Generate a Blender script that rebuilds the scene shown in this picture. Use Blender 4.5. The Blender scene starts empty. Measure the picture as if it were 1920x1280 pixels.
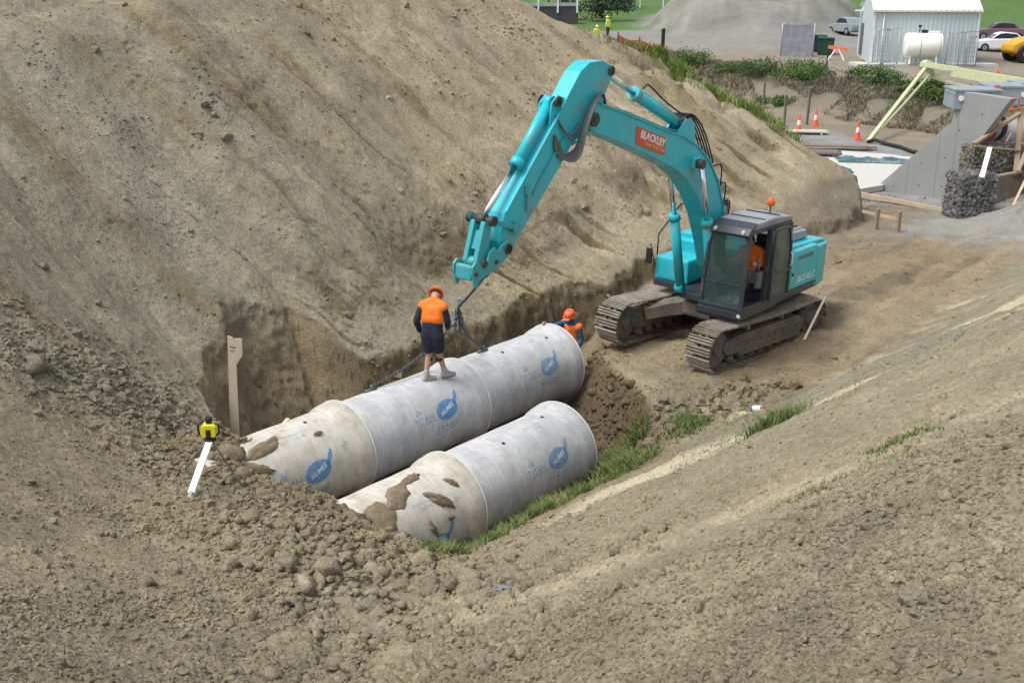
import bpy, bmesh, math, random
import numpy as np
from mathutils import Vector, Matrix, Euler
random.seed(7); RNG = np.random.default_rng(11)
R = math.radians; PI = math.pi
scene = bpy.context.scene
COL = scene.collection

# ------------------------------------------------------------------ camera
H = 7.43
cam_d = bpy.data.cameras.new('camera'); cam = bpy.data.objects.new('camera', cam_d); COL.objects.link(cam)
cam_d.sensor_width = 36; cam_d.lens = 2050/1920*36; cam_d.clip_start = .1; cam_d.clip_end = 3000
PITCH = math.atan(665/2050)
cam.location = (0, 0, H); cam.rotation_euler = (PI/2-PITCH, 0, 0)
scene.camera = cam

# ------------------------------------------------------------------ sky, sun, exposure
w = bpy.data.worlds.new('World'); scene.world = w; w.use_nodes = True
nt = w.node_tree; bg = nt.nodes['Background']
sky = nt.nodes.new('ShaderNodeTexSky'); sky.sky_type = 'NISHITA'; sky.sun_disc = False
SUN_EL, SUN_AZ = R(62), R(-112)          # hazy sun from the left, slightly behind the camera
sky.sun_elevation = SUN_EL; sky.sun_rotation = SUN_AZ
sky.air_density = 1.0; sky.dust_density = 4.0; sky.ozone_density = 1.0
hs = nt.nodes.new('ShaderNodeHueSaturation'); hs.inputs['Saturation'].default_value = .42
nt.links.new(sky.outputs[0], hs.inputs['Color']); nt.links.new(hs.outputs[0], bg.inputs[0])
bg.inputs[1].default_value = .15
sd = bpy.data.lights.new('sun', 'SUN'); sun = bpy.data.objects.new('sun', sd); COL.objects.link(sun)
sd.energy = 1.25; sd.angle = R(22); sd.color = (1, .985, .97)
_sv = Vector((math.sin(SUN_AZ)*math.cos(SUN_EL), math.cos(SUN_AZ)*math.cos(SUN_EL), math.sin(SUN_EL)))
sun.rotation_euler = _sv.to_track_quat('Z', 'Y').to_euler()
scene.view_settings.view_transform = 'Standard'; scene.view_settings.look = 'None'
scene.view_settings.exposure = 0.58; scene.view_settings.gamma = 1

# ------------------------------------------------------------------ pipe / cutting frame: A along the trench, N across it
PA = np.array([.887, 22.246, -.247]); PB = np.array([.893, 18.633, -.629])
AX = np.array([.6439, .7651]); NX = np.array([-.7651, .6439])
def ds(x, y):
    return (x-PA[0])*NX[0]+(y-PA[1])*NX[1], (x-PA[0])*AX[0]+(y-PA[1])*AX[1]
def xy(d, s):
    return PA[0]+d*NX[0]+s*AX[0], PA[1]+d*NX[1]+s*AX[1]

# ------------------------------------------------------------------ numpy noise
def _h(ix, iy, iz=0):
    n = (ix.astype(np.int64)*374761393+iy.astype(np.int64)*668265263+np.asarray(iz).astype(np.int64)*1442695041) & 0xffffffff
    n = ((n ^ (n >> 13))*1274126177) & 0xffffffff
    return ((n ^ (n >> 16)) & 0xffff)/65535.
def vn(x, y, seed=0):
    ix = np.floor(x); iy = np.floor(y); fx = x-ix; fy = y-iy
    fx = fx*fx*(3-2*fx); fy = fy*fy*(3-2*fy)
    a = _h(ix, iy, seed); b = _h(ix+1, iy, seed); c = _h(ix, iy+1, seed); d = _h(ix+1, iy+1, seed)
    return (a+(b-a)*fx)+((c+(d-c)*fx)-(a+(b-a)*fx))*fy
def fbm(x, y, o=4, seed=0, g=.5):
    t = 0; a = 1; s = 0
    for k in range(o):
        t = t+a*(vn(x*2**k+17.3*k, y*2**k-9.1*k, seed+k)-.5)*2; s += a; a *= g
    return t/s
def cell(x, y, seed=0, jit=.9):
    """distance to the nearest jittered point: rounded lumps"""
    ix = np.floor(x); iy = np.floor(y); best = np.full(np.shape(x), 9.); bid = np.zeros(np.shape(x))
    for dx in (-1, 0, 1):
        for dy in (-1, 0, 1):
            cx = ix+dx; cy = iy+dy
            px = cx+.5+jit*(_h(cx, cy, seed)-.5); py = cy+.5+jit*(_h(cx, cy, seed+5)-.5)
            q = (x-px)**2+(y-py)**2; hh = _h(cx, cy, seed+9)
            m = q < best; best = np.where(m, q, best); bid = np.where(m, hh, bid)
    return np.sqrt(best), bid
def ss(a, b, t):
    t = np.clip((t-a)/(b-a), 0, 1); return t*t*(3-2*t)
def smax(a, b, k=.5):
    h = np.clip(.5+.5*(a-b)/k, 0, 1); return b+(a-b)*h+k*h*(1-h)
def smin(a, b, k=.5): return -smax(-a, -b, k)

# ------------------------------------------------------------------ terrain height
CR_S = [-30, -12, -7, -3, 3, 8, 9.98, 10.75, 12.45, 14.25, 15.28, 16.62, 18.0, 19.5, 21, 30]
CR_Z = [7.0, 6.6, 6.65, 7.2, 7.9, 7.5, 7.03, 6.4, 5.8, 5.1, 3.75, 2.6, 1.45, .6, .2, .2]
def base_z(x, y):
    d, s = ds(x, y)
    wob = fbm(s*.35, d*.15, 3, 3)
    # floor of the trench and the machine pad
    fl = -1.08+.125*np.clip(d, -3, 1)
    sb = np.interp(d, [-9, -4.6, -2.7, -.9, -.45, -.3, .2, 3], [-3.2, -2.2, -.35, .75, 1.2, 2.6, 3.6, 4.6])+.25*wob
    pad = .02*np.clip(s, 0, 12)+.08*fbm(s*.5, d*.5, 3, 8)
    t = ss(0, 1, (s-(sb-1.35))/1.35)
    z = fl+(pad-fl)*t
    z = z-.07*ss(.3, .0, np.abs(np.mod(d+.5*np.sin(s*.25), 2.4)-1.2))*ss(4, 7, s)*ss(22, 18, s)*ss(-6, -5, d)*ss(.5, -.5, d)
    # wheel-rutted far part of the pad climbs a little to the right
    z = z+ss(8, 20, s)*.25*ss(1, -6, d)
    # right bank
    toe = 1.0*ss(-2.2, 2.2, s)
    zr = -1.05+.655*(-3.1-d-toe*.85)+.18*wob
    zr = smin(zr, 5.15+.1*fbm(x*.2, y*.2, 2, 2), .8)
    z = smax(z, zr, .35)
    # end of the cutting (filled over the pipes)
    ze = np.interp(s, [-24, -17.6, -14, -11.5, -8.35, -4], [8, 5.1, 2.65, 1.3, .2, -2.4])+.12*fbm(d*.5, s*.5, 3, 12)
    ze = ze-.35*ss(-8.3, -6.8, s)
    ze = ze+.62*np.exp(-((d-.25)/.75)**2-((s+8.15)/.75)**2)+.12*np.exp(-((d+1.9)/.6)**2-((s+8.0)/.7)**2)-.42*np.exp(-((d+1.0)/.5)**2-((s+7.2)/.8)**2)
    ze = smin(ze, 5.15+ss(-4, 7, d)*1.6, .5)
    z = smax(z, ze, .45)
    # left bank, cut by the steep trench wall
    d0 = np.interp(s, [-16, -13, -10.3, -8.3, -7, -4.3, -3.3, 0, 4, 10, 15, 19], [-3.5, -1.2, .5, 1.7, 2.3, 2.4, 1.7, 1.45, 1.2, 1.0, .3, .1]); z0 = np.interp(s, [-16, -13, -10.3, -8.3, -7, -4.3, -3.3, 0, 2, 4, 7, 12, 15, 19], [4.4, 2.35, 1.15, .45, .35, .42, .40, .40, .36, .42, .65, .75, 1.0, .9])
    zb = z0+np.interp(s, [-16, -12, -8, -4, 0, 4, 12, 16, 19], [.35, .55, .85, .98, .92, .82, .78, .68, .5])*(d-d0)+.12*fbm(s*.22, d*.2, 3, 21)*ss(1, 3, d); sk = s+.5*d
    gl = vn(sk*.95+.22*fbm(d*.9, s*.6, 3, 34), d*.13+5, 35); gl = ss(.09, .0, np.abs(gl-.5))*ss(.3, .7, vn(s*.45, d*.5, 36))
    g2 = vn(sk*2.3+.2*fbm(d*1.3, s, 2, 64), d*.25, 65); gl = gl+.28*ss(.10, .0, np.abs(g2-.5))*ss(.45, .7, vn(s*.5, d*.7, 66))
    hx, hy = -1.95, 23.9; zb = zb-.55*np.exp(-((x-hx)/1.1)**2-((y-hy-.4*(x-hx))/.55)**2)
    zb = zb-.34*gl*ss(1.3, 3.0, d)*ss(8.5, 6.5, d)*ss(-8, -3, s)
    zb = zb-.32*np.exp(-((d-2.7)/.8)**2)*ss(-4.2, -3.4, s)*ss(12, 7, s)
    zb = zb+.055*fbm(sk*4.5+.5*fbm(d*.9, s, 2, 44), d*.55, 4, 45, .65)*ss(1.3, 2.5, d)
    cc, ch_ = cell(s*1.15+.35*fbm(d, s, 2, 46), d*.85+.3*s, 47); zb = zb+(.20+.14*ss(8, 11, s))*((ch_-.5)-.7*ss(.35, .62, cc))*ss(2, 6, s)*ss(1.6, 2.6, d)*ss(7.6, 6, d)*ss(.35, .6, vn(s*.35, d*.35, 48))
    st = vn(s*.45, d*1.1+s*.2, 38); zb = zb+.12*(ss(.3, .7, st)-.5)*ss(1.6, 3, d)*ss(9.5, 8, d)
    rill = fbm(sk*1.3+.25*fbm(d*.6, s*.5, 2, 33), d*.16, 5, 31, .6)
    zb = zb+.10*rill*ss(1.5, 4, d)*ss(9, 7.5, d)
    zb = zb-.15*ss(.62, .8, vn(sk*.55+3, d*.12, 41))*ss(2, 4.5, d)*ss(8, 6, d)*ss(-4, 4, s)
    dw = np.interp(s, [-16, -12, -9, -7.6, -7.1, -5.6, -4.3, -3.6, -2, 3, 7, 11, 15, 19], [-9, -5, -2, .4, 2.2, 2.8, 2.8, 1.35, 1.25, 1.25, 1.15, .6, -.2, -.3])+.26*fbm(s*1.1, s*0+3, 4, 7)
    wf = np.where(s > 3, z, np.minimum(z, fl+ss(-5.5, -7.8, s)*1.5))
    zw = z+np.clip(d-dw, 0, 9)*(3.0+.6*ss(-4.2, -3.4, s))
    zl = smin(zb, zw, .25)
    zc = np.interp(s, CR_S, CR_Z)+.12*fbm(s*.9, d*.5, 3, 51)
    bench = np.where(s < 9, zc+.55*np.clip(d-10.6-.1*s, 0, 4)*ss(9, 3, s), zc)
    zl = smin(zl, bench, .3)
    z = np.where(d > dw-.6, smax(z, np.where(d > dw-.05, zl, z-1), .12+1.0*ss(-8, -10, s)), z)
    # back of the left bank falls to the yard
    dc = np.interp(s, [-30, 6, 10, 14.3, 18.5, 22], [60, 14, 10.6, 7.4, 2.0, 0])
    zback = zc-.55*(d-dc)
    yard = yard_z(x, y)
    far = ss(15, 20, s)*ss(-7, -5, d)
    zz = np.where(d > dc-1, smin(z, zback, .5), z)
    # nose: s beyond the end of the bank
    se = np.minimum(15.5+1.95*(d+.1), 18.7)+.35*fbm(s*1.2, d*1.2, 3, 55)
    tt = np.where(d > -1.2, ss(0, .45, s-se), 0)
    zz = zz+(yard-zz)*tt
    zz = zz+(yard-zz)*ss(15, 19, s)*ss(-7, -4, d)*(1-tt)*ss(-.2, -1.2, d)
    zz = np.where((d > dc) & (zz < yard), yard, zz)
    zz = np.where(s > 12, np.maximum(zz, yard-(1-ss(14, 20, s))*3), zz)
    return zz
def yard_z(x, y):
    z = .3+.25*ss(42, 60, y)+0*x
    z = z+.12*fbm(x*.15, y*.15, 3, 61)
    q = (x-18.4)*.924+(y-60.9)*.383
    q = q+.5*fbm(x*.25, y*.25, 2, 66)
    z = z+ss(-.2, 1.1, q)*1.05+ss(1.2, 5.5, q)*.75+.25*fbm(x*.5, y*.5, 3, 67)*ss(0, 1, q)*ss(8, 4, q)
    # gravel rising on the right, in front of the gabions
    d, s = ds(x, y)
    z = z+.9*ss(-1.8, -5.2, d)*ss(14, 18, s)*ss(30, 24, s)
    # far ground and the grey mound
    z = z+ss(78, 100, y)*1.1+ss(98, 150, y)*2.6
    mx = (x-(22.5+.10*(y-95)))/11.5; my = (y-112)/16
    m = np.clip(1-(mx*mx+my*my)**.8, 0, 1)
    z = z+2.7*ss(0, .5, m)+.35*fbm(x*.25, y*.25, 4, 69)*ss(0, .2, m)
    z = z+ss(160, 420, y)*9
    return z
def hump(x, y, cx, cy, r, h, ax=1., ang=0.):
    c, s = math.cos(ang), math.sin(ang)
    u = (x-cx)*c+(y-cy)*s; v = -(x-cx)*s+(y-cy)*c
    return h*np.exp(-(u/(r*ax))**2-(v/r)**2)
def rough(x, y):
    """where the soil is lumpy (0..1)"""
    d, s = ds(x, y)
    near = ss(17, 13.5, np.hypot(x, y))
    v = np.exp(-((x+.36*(y-6.6))/(.13*y+.3))**2)*ss(16, 14, y)*ss(5.5, 8, y)        # the valley between the pipes and the camera
    m = np.exp(-((s+8.4)/1.2)**2)*ss(3.5, 1, d)*ss(-5, -3, d)
    l = np.exp(-((d-1.3-.2*(-7-s))/1.2)**2)*ss(-6.5, -8, s)*ss(-15, -9, s)
    rr = np.exp(-((d+4.9)/.7)**2-((s+.6)/1.5)**2)
    return np.clip(np.maximum.reduce([v, m, l*.9, rr]), 0, 1)
def right_bank(x, y):
    """w runs across the scrape marks of the right bank; crumbly share 0..1; pale band 0..1; brown band 0..1"""
    d, s = ds(x, y); w = .6*d+.8*s+.35*fbm(d*.35, s*.35, 3, 401)
    rb = ss(-4.6, -5.6, d)*ss(-11.8, -11.0, s+.0*d+(d+6)*-.35)
    crumb = ss(-14.9, -15.9, w)+.55*ss(-10.5, -8.5, w)*ss(-1, -4, s)+.3*ss(0, .3, fbm(w*2.2, (d-s)*.3, 3, 403))
    pale = np.exp(-((w+14.45)/(.30+.06*np.clip(-d-9, 0, 4)**1.5))**2)+.9*ss(.05, .25, fbm(w*.75, (d-s)*.12+3, 3, 405))*ss(-14.6, -13.8, w)*ss(-9.6, -8.6, w)
    brown = ss(-14.4, -13.9, w)*ss(-12.2, -12.8, w)
    return w, np.clip(crumb, 0, 1), np.clip(pale, 0, 1), brown, rb
def micro(x, y):
    d, s = ds(x, y)
    r = np.hypot(x, y)
    q = rough(x, y)
    c1, h1 = cell(x*3.1+.4*fbm(x*2, y*2, 2, 5), y*3.1+.4*fbm(x*2+9, y*2, 2, 6), 71)
    c2, h2 = cell(x*7.5, y*7.5, 73)
    near = ss(60, 25, r)
    lump = np.clip(.62-c1, 0, 1)*(.3+h1)*.20*q*ss(6, 9, r)
    small = np.clip(.6-c2, 0, 1)*(h2**1.5)*(.014+.05*q)*near*ss(5, 10, r)
    c3, h3 = cell(x*15, y*15, 75); c4, h4 = cell(x*27+.5*fbm(x*8, y*8, 2, 76), y*27, 77)
    cr = (.12+.88*ss(-.22, .28, fbm(x*.9, y*.9, 4, 301)))*ss(20, 11, r)*(1-.8*ss(1.2, 2, d)*ss(-9, -7, s)); w_, cb, pl_, _, rbm = right_bank(x, y); cr = cr*(1-rbm*(1-np.maximum(.12, cb*(1-.9*pl_))))
    lump = lump+cr*(np.clip(.6-c3, 0, 1)*h3*.050+np.clip(.6-c4, 0, 1)*(.3+h4)*.020*ss(13, 8, r))
    lump = lump+.012*fbm(x*8, y*8, 3, 78)*ss(40, 25, r)
    z = lump+small+.10*fbm(x*1.5, y*1.5, 6, 81, .68)*near*(1+.6*q)+.12*fbm(x*.4, y*.4, 3, 83)
    # grader marks along the right bank
    rb = ss(-4.8, -6.5, d)
    z = z+rb*((.10*fbm(w_*1.5, (d-s)*.12, 5, 91, .62)+.03*fbm(w_*5, (d-s)*.4, 4, 93))*ss(-1, -4, s)+.1*fbm(d*1.5, s*.12, 5, 91, .62)*ss(-4, -1, s)+.05*(np.clip(vn(d*3.1, s*.2, 95)-.6, 0, 1)))
    # cleat prints on the pad
    pd = ss(.5, 1.5, s)*ss(-.3, -1, d)*ss(-5.8, -5, d)
    z = z+pd*.035*np.abs(np.sin(s*14))*vn(x*1.2, y*1.2, 97)
    return z
def TZ(x, y):
    x = np.asarray(x, float); y = np.asarray(y, float)
    dd, _ = ds(x, y)
    z = base_z(x, y)+micro(x, y)
    # keep the trench clear of the pipes
    return z
def gz(x, y): return float(TZ(np.array([x]), np.array([y]))[0])
# ------------------------------------------------------------------ materials
MATS = {}
def nodes_of(name):
    m = bpy.data.materials.new(name); m.use_nodes = True; n = m.node_tree
    return m, n, n.nodes['Principled BSDF']
def mat(name, col, rough=.6, metal=0, dirt=0., dirt_col=(.2, .16, .11), scale=6., bump=0., var=.12, alpha=1., trans=0., emis=None, ior=1.45):
    if name in MATS: return MATS[name]
    m, n, b = nodes_of(name); L = n.links
    tc = n.nodes.new('ShaderNodeTexCoord')
    nz = n.nodes.new('ShaderNodeTexNoise'); nz.inputs['Scale'].default_value = scale; nz.inputs['Detail'].default_value = 6; nz.inputs['Roughness'].default_value = .65
    L.new(tc.outputs['Object'], nz.inputs['Vector'])
    mr = n.nodes.new('ShaderNodeMapRange'); mr.inputs['From Min'].default_value = .3; mr.inputs['From Max'].default_value = .7
    mr.inputs['To Min'].default_value = 1-var; mr.inputs['To Max'].default_value = 1+var
    L.new(nz.outputs['Fac'], mr.inputs['Value'])
    mul = n.nodes.new('ShaderNodeVectorMath'); mul.operation = 'SCALE'; mul.inputs[0].default_value = col
    L.new(mr.outputs[0], mul.inputs['Scale'])
    out = mul.outputs[0]
    if dirt > 0:
        n2 = n.nodes.new('ShaderNodeTexNoise'); n2.inputs['Scale'].default_value = scale*.45; n2.inputs['Detail'].default_value = 8; n2.inputs['Roughness'].default_value = .7
        L.new(tc.outputs['Object'], n2.inputs['Vector'])
        r2 = n.nodes.new('ShaderNodeMapRange'); r2.inputs['From Min'].default_value = .62-dirt*.35; r2.inputs['From Max'].default_value = .85-dirt*.3; r2.clamp = True
        L.new(n2.outputs['Fac'], r2.inputs['Value'])
        mx = n.nodes.new('ShaderNodeMix'); mx.data_type = 'RGBA'; mx.inputs[7].default_value = (*dirt_col, 1)
        L.new(r2.outputs[0], mx.inputs[0]); L.new(out, mx.inputs[6]); out = mx.outputs[2]
        rr = n.nodes.new('ShaderNodeMapRange'); rr.inputs['To Min'].default_value = rough; rr.inputs['To Max'].default_value = .9
        L.new(r2.outputs[0], rr.inputs['Value']); L.new(rr.outputs[0], b.inputs['Roughness'])
    else: b.inputs['Roughness'].default_value = rough
    L.new(out, b.inputs['Base Color'])
    b.inputs['Metallic'].default_value = metal; b.inputs['IOR'].default_value = ior
    if bump:
        bp = n.nodes.new('ShaderNodeBump'); bp.inputs['Strength'].default_value = bump; bp.inputs['Distance'].default_value = .01
        n3 = n.nodes.new('ShaderNodeTexNoise'); n3.inputs['Scale'].default_value = scale*6; n3.inputs['Detail'].default_value = 5
        L.new(tc.outputs['Object'], n3.inputs['Vector']); L.new(n3.outputs['Fac'], bp.inputs['Height']); L.new(bp.outputs[0], b.inputs['Normal'])
    if trans: b.inputs['Transmission Weight'].default_value = trans
    if alpha < 1: b.inputs['Alpha'].default_value = alpha
    if emis: b.inputs['Emission Color'].default_value = (*emis, 1); b.inputs['Emission Strength'].default_value = 1
    MATS[name] = m; return m

# ------------------------------------------------------------------ object helpers
def mesh_obj(name, verts, faces, m, parent=None, smooth=False, loc=None):
    me = bpy.data.meshes.new(name); me.from_pydata([tuple(v) for v in verts], [], faces); me.update()
    if smooth: me.polygons.foreach_set('use_smooth', [True]*len(me.polygons))
    if m: me.materials.append(m)
    o = bpy.data.objects.new(name, me); COL.objects.link(o)
    if parent: o.parent = parent
    if loc: o.location = loc
    return o
def np_obj(name, V, Fq, m, smooth=True, parent=None, k=4):
    """fast mesh from numpy arrays; Fq is (n, k)"""
    me = bpy.data.meshes.new(name); nv, nf = len(V), len(Fq)
    me.vertices.add(nv); me.vertices.foreach_set('co', np.asarray(V, np.float32).ravel())
    me.loops.add(nf*k); me.loops.foreach_set('vertex_index', np.asarray(Fq, np.int32).ravel())
    me.polygons.add(nf); me.polygons.foreach_set('loop_start', np.arange(0, nf*k, k, dtype=np.int32))
    me.polygons.foreach_set('loop_total', np.full(nf, k, np.int32))
    me.polygons.foreach_set('use_smooth', np.full(nf, smooth, bool))
    me.update(calc_edges=True); me.validate()
    if m: me.materials.append(m)
    o = bpy.data.objects.new(name, me); COL.objects.link(o)
    if parent: o.parent = parent
    return o
def empty(name, loc=(0, 0, 0), rot=(0, 0, 0)):
    o = bpy.data.objects.new(name, None); COL.objects.link(o); o.location = loc; o.rotation_euler = rot
    o.empty_display_size = .2; return o
def tag(o, label=None, cat=None, group=None, kind=None):
    if label: o['label'] = label
    if cat: o['category'] = cat
    if group: o['group'] = group
    if kind: o['kind'] = kind
    return o
def structure(o, name=None): o['kind'] = 'structure'; return o

class MB:
    """collects shapes into one bmesh"""
    def __init__(s): s.b = bmesh.new()
    def add(s, vs, fs, M=None):
        vv = [s.b.verts.new((M @ Vector(v)) if M else v) for v in vs]
        out = []
        for f in fs:
            try: out.append(s.b.faces.new([vv[i] for i in f]))
            except ValueError: pass
        return out
    def box(s, a, b, M=None, bev=0.):
        x0, y0, z0 = [min(p, q) for p, q in zip(a, b)]; x1, y1, z1 = [max(p, q) for p, q in zip(a, b)]
        t = bmesh.new(); bmesh.ops.create_cube(t, size=1)
        for v in t.verts: v.co = Vector(((x0+x1)/2+v.co.x*(x1-x0), (y0+y1)/2+v.co.y*(y1-y0), (z0+z1)/2+v.co.z*(z1-z0)))
        if bev: bmesh.ops.bevel(t, geom=t.edges[:], offset=min(bev, .45*min(x1-x0, y1-y0, z1-z0)), segments=2, affect='EDGES', profile=.5)
        return s.take(t, M)
    def take(s, t, M=None):
        if M: bmesh.ops.transform(t, matrix=M, verts=t.verts)
        mp = {v: s.b.verts.new(v.co) for v in t.verts}
        for f in t.faces:
            try: q = s.b.faces.new([mp[v] for v in f.verts]); q.smooth = f.smooth
            except ValueError: pass
        t.free(); return s
    def bar(s, p, q, wx, wy=None, M=None, bev=0., up=(0, 0, 1)):
        """square bar from p to q"""
        p = Vector(p); q = Vector(q); d = q-p; L = d.length
        if wy is None: wy = wx
        z = d.normalized(); u = Vector(up)
        if abs(z.dot(u)) > .99: u = Vector((1, 0, 0))
        x = u.cross(z).normalized(); y = z.cross(x)
        M2 = Matrix((( x.x, y.x, z.x, p.x), (x.y, y.y, z.y, p.y), (x.z, y.z, z.z, p.z), (0, 0, 0, 1)))
        return s.box((-wx/2, -wy/2, 0), (wx/2, wy/2, L), (M @ M2) if M else M2, bev)
    def cyl(s, p, q, r, r2=None, n=16, M=None, caps=True, smooth=True):
        p = Vector(p); q = Vector(q); d = q-p; z = d.normalized(); u = Vector((0, 0, 1)) if abs(z.z) < .95 else Vector((1, 0, 0))
        x = u.cross(z).normalized(); y = z.cross(x); r2 = r if r2 is None else r2
        t = bmesh.new(); A = []; B = []
        for i in range(n):
            a = 2*PI*i/n; e = x*math.cos(a)+y*math.sin(a); A.append(t.verts.new(p+e*r)); B.append(t.verts.new(q+e*r2))
        for i in range(n):
            f = t.faces.new((A[i], A[(i+1) % n], B[(i+1) % n], B[i])); f.smooth = smooth
        if caps: t.faces.new(A[::-1]); t.faces.new(B)
        return s.take(t, M)
    def hose(s, pts, r, n=7, M=None, k=6):
        P = [Vector(p) for p in pts]; P = [P[0]*2-P[1]]+P+[P[-1]*2-P[-2]]; Q = []
        for a, b, c, d in zip(P, P[1:], P[2:], P[3:]):
            for i in range(k): t = i/k; Q.append(.5*((2*b)+(c-a)*t+(2*a-5*b+4*c-d)*t*t+(3*b-a-3*c+d)*t**3))
        return s.tube(Q+[P[-2]], r, n, M)
    def tube(s, pts, r, n=8, M=None, closed=False):
        """swept tube through points; r number or list"""
        P = [Vector(p) for p in pts]; m = len(P); t = bmesh.new(); rings = []; x = None
        for i, p in enumerate(P):
            d = (P[min(i+1, m-1)]-P[max(i-1, 0)]).normalized()
            if x is None:
                u = Vector((0, 0, 1)) if abs(d.z) < .9 else Vector((1, 0, 0)); x = u.cross(d).normalized()
            else: x = (x-d*x.dot(d)).normalized()
            y = d.cross(x); rr = r[i] if hasattr(r, '__len__') else r
            rings.append([t.verts.new(p+(x*math.cos(2*PI*k/n)+y*math.sin(2*PI*k/n))*rr) for k in range(n)])
        for a, b in zip(rings, rings[1:]):
            for k in range(n):
                f = t.faces.new((a[k], a[(k+1) % n], b[(k+1) % n], b[k])); f.smooth = True
        t.faces.new(rings[0][::-1]); t.faces.new(rings[-1])
        return s.take(t, M)
    def prism(s, prof, y0, y1, M=None, bev=0., plane='xz'):
        """profile (x,z) list extruded in y"""
        t = bmesh.new()
        mk = {'xz': lambda a, b, c: (a, c, b), 'xy': lambda a, b, c: (a, b, c), 'yz': lambda a, b, c: (c, a, b)}[plane]
        A = [t.verts.new(mk(a, b, y0)) for a, b in prof]; B = [t.verts.new(mk(a, b, y1)) for a, b in prof]; n = len(prof)
        t.faces.new(A); t.faces.new(B[::-1])
        for i in range(n): t.faces.new((A[i], B[i], B[(i+1) % n], A[(i+1) % n]))
        bmesh.ops.recalc_face_normals(t, faces=t.faces)
        if bev: bmesh.ops.bevel(t, geom=[e for e in t.edges], offset=bev, segments=2, affect='EDGES', profile=.5)
        return s.take(t, M)
    def lathe(s, prof, M=None, n=24, smooth=True):
        """profile (r,z) about z"""
        t = bmesh.new(); rings = []
        for r, z in prof:
            rings.append([t.verts.new((r*math.cos(2*PI*k/n), r*math.sin(2*PI*k/n), z)) for k in range(n)])
        for a, b in zip(rings, rings[1:]):
            for k in range(n):
                f = t.faces.new((a[k], a[(k+1) % n], b[(k+1) % n], b[k])); f.smooth = smooth
        t.faces.new(rings[0][::-1]); t.faces.new(rings[-1])
        return s.take(t, M)
    def build(s, name, m, parent=None, norm=True):
        if norm: bmesh.ops.recalc_face_normals(s.b, faces=s.b.faces)
        me = bpy.data.meshes.new(name); s.b.to_mesh(me); s.b.free()
        for q in (m if isinstance(m, (list, tuple)) else [m]): me.materials.append(q)
        o = bpy.data.objects.new(name, me); COL.objects.link(o)
        if parent: o.parent = parent
        return o
def T(x, y, z): return Matrix.Translation((x, y, z))
def RZ(a): return Matrix.Rotation(a, 4, 'Z')
def RX(a): return Matrix.Rotation(a, 4, 'X')
def RY(a): return Matrix.Rotation(a, 4, 'Y')
def copy_tree(o, parent=None):
    c = o.copy(); COL.objects.link(c); c.parent = parent
    for ch in [k for k in o.children]: copy_tree(ch, c)
    return c

# ------------------------------------------------------------------ ground sheet
def soil_material():
    m, n, b = nodes_of('soil'); L = n.links
    tc = n.nodes.new('ShaderNodeTexCoord')
    at = n.nodes.new('ShaderNodeAttribute'); at.attribute_name = 'tone'
    def noise(sc, det=6, r=.6):
        q = n.nodes.new('ShaderNodeTexNoise'); q.inputs['Scale'].default_value = sc; q.inputs['Detail'].default_value = det; q.inputs['Roughness'].default_value = r
        L.new(tc.outputs['Object'], q.inputs['Vector']); return q.outputs['Fac']
    def mrange(v, a, b_, c, d):
        q = n.nodes.new('ShaderNodeMapRange'); L.new(v, q.inputs['Value'])
        for i, k in zip((a, b_, c, d), ('From Min', 'From Max', 'To Min', 'To Max')): q.inputs[k].default_value = i
        return q.outputs[0]
    def math_(op, a, b_):
        q = n.nodes.new('ShaderNodeMath'); q.operation = op
        for i, v in enumerate((a, b_)):
            if hasattr(v, 'links'): L.new(v, q.inputs[i])
            else: q.inputs[i].default_value = v
        return q.outputs[0]
    f = math_('MULTIPLY', mrange(noise(16, 12, .8), .34, .66, .70, 1.30), mrange(noise(1.3, 5), .3, .7, .88, 1.12))
    vo = n.nodes.new('ShaderNodeTexVoronoi'); vo.inputs['Scale'].default_value = 34; L.new(tc.outputs['Object'], vo.inputs['Vector'])
    f = math_('MULTIPLY', f, mrange(vo.outputs['Distance'], .0, .7, 1.12, .8))
    sc = n.nodes.new('ShaderNodeVectorMath'); sc.operation = 'SCALE'; L.new(at.outputs['Color'], sc.inputs[0]); L.new(f, sc.inputs['Scale'])
    L.new(sc.outputs[0], b.inputs['Base Color']); b.inputs['Roughness'].default_value = .95; b.inputs['Specular IOR Level'].default_value = .15
    bp = n.nodes.new('ShaderNodeBump'); bp.inputs['Strength'].default_value = .75; bp.inputs['Distance'].default_value = .05
    h = math_('ADD', math_('MULTIPLY', noise(14, 9, .8), 1.0), math_('MULTIPLY', vo.outputs['Distance'], -.35))
    L.new(h, bp.inputs['Height']); L.new(bp.outputs[0], b.inputs['Normal'])
    return m
def mixc(c, d, t): return c+(np.asarray(d)-c)*t[..., None]
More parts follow.
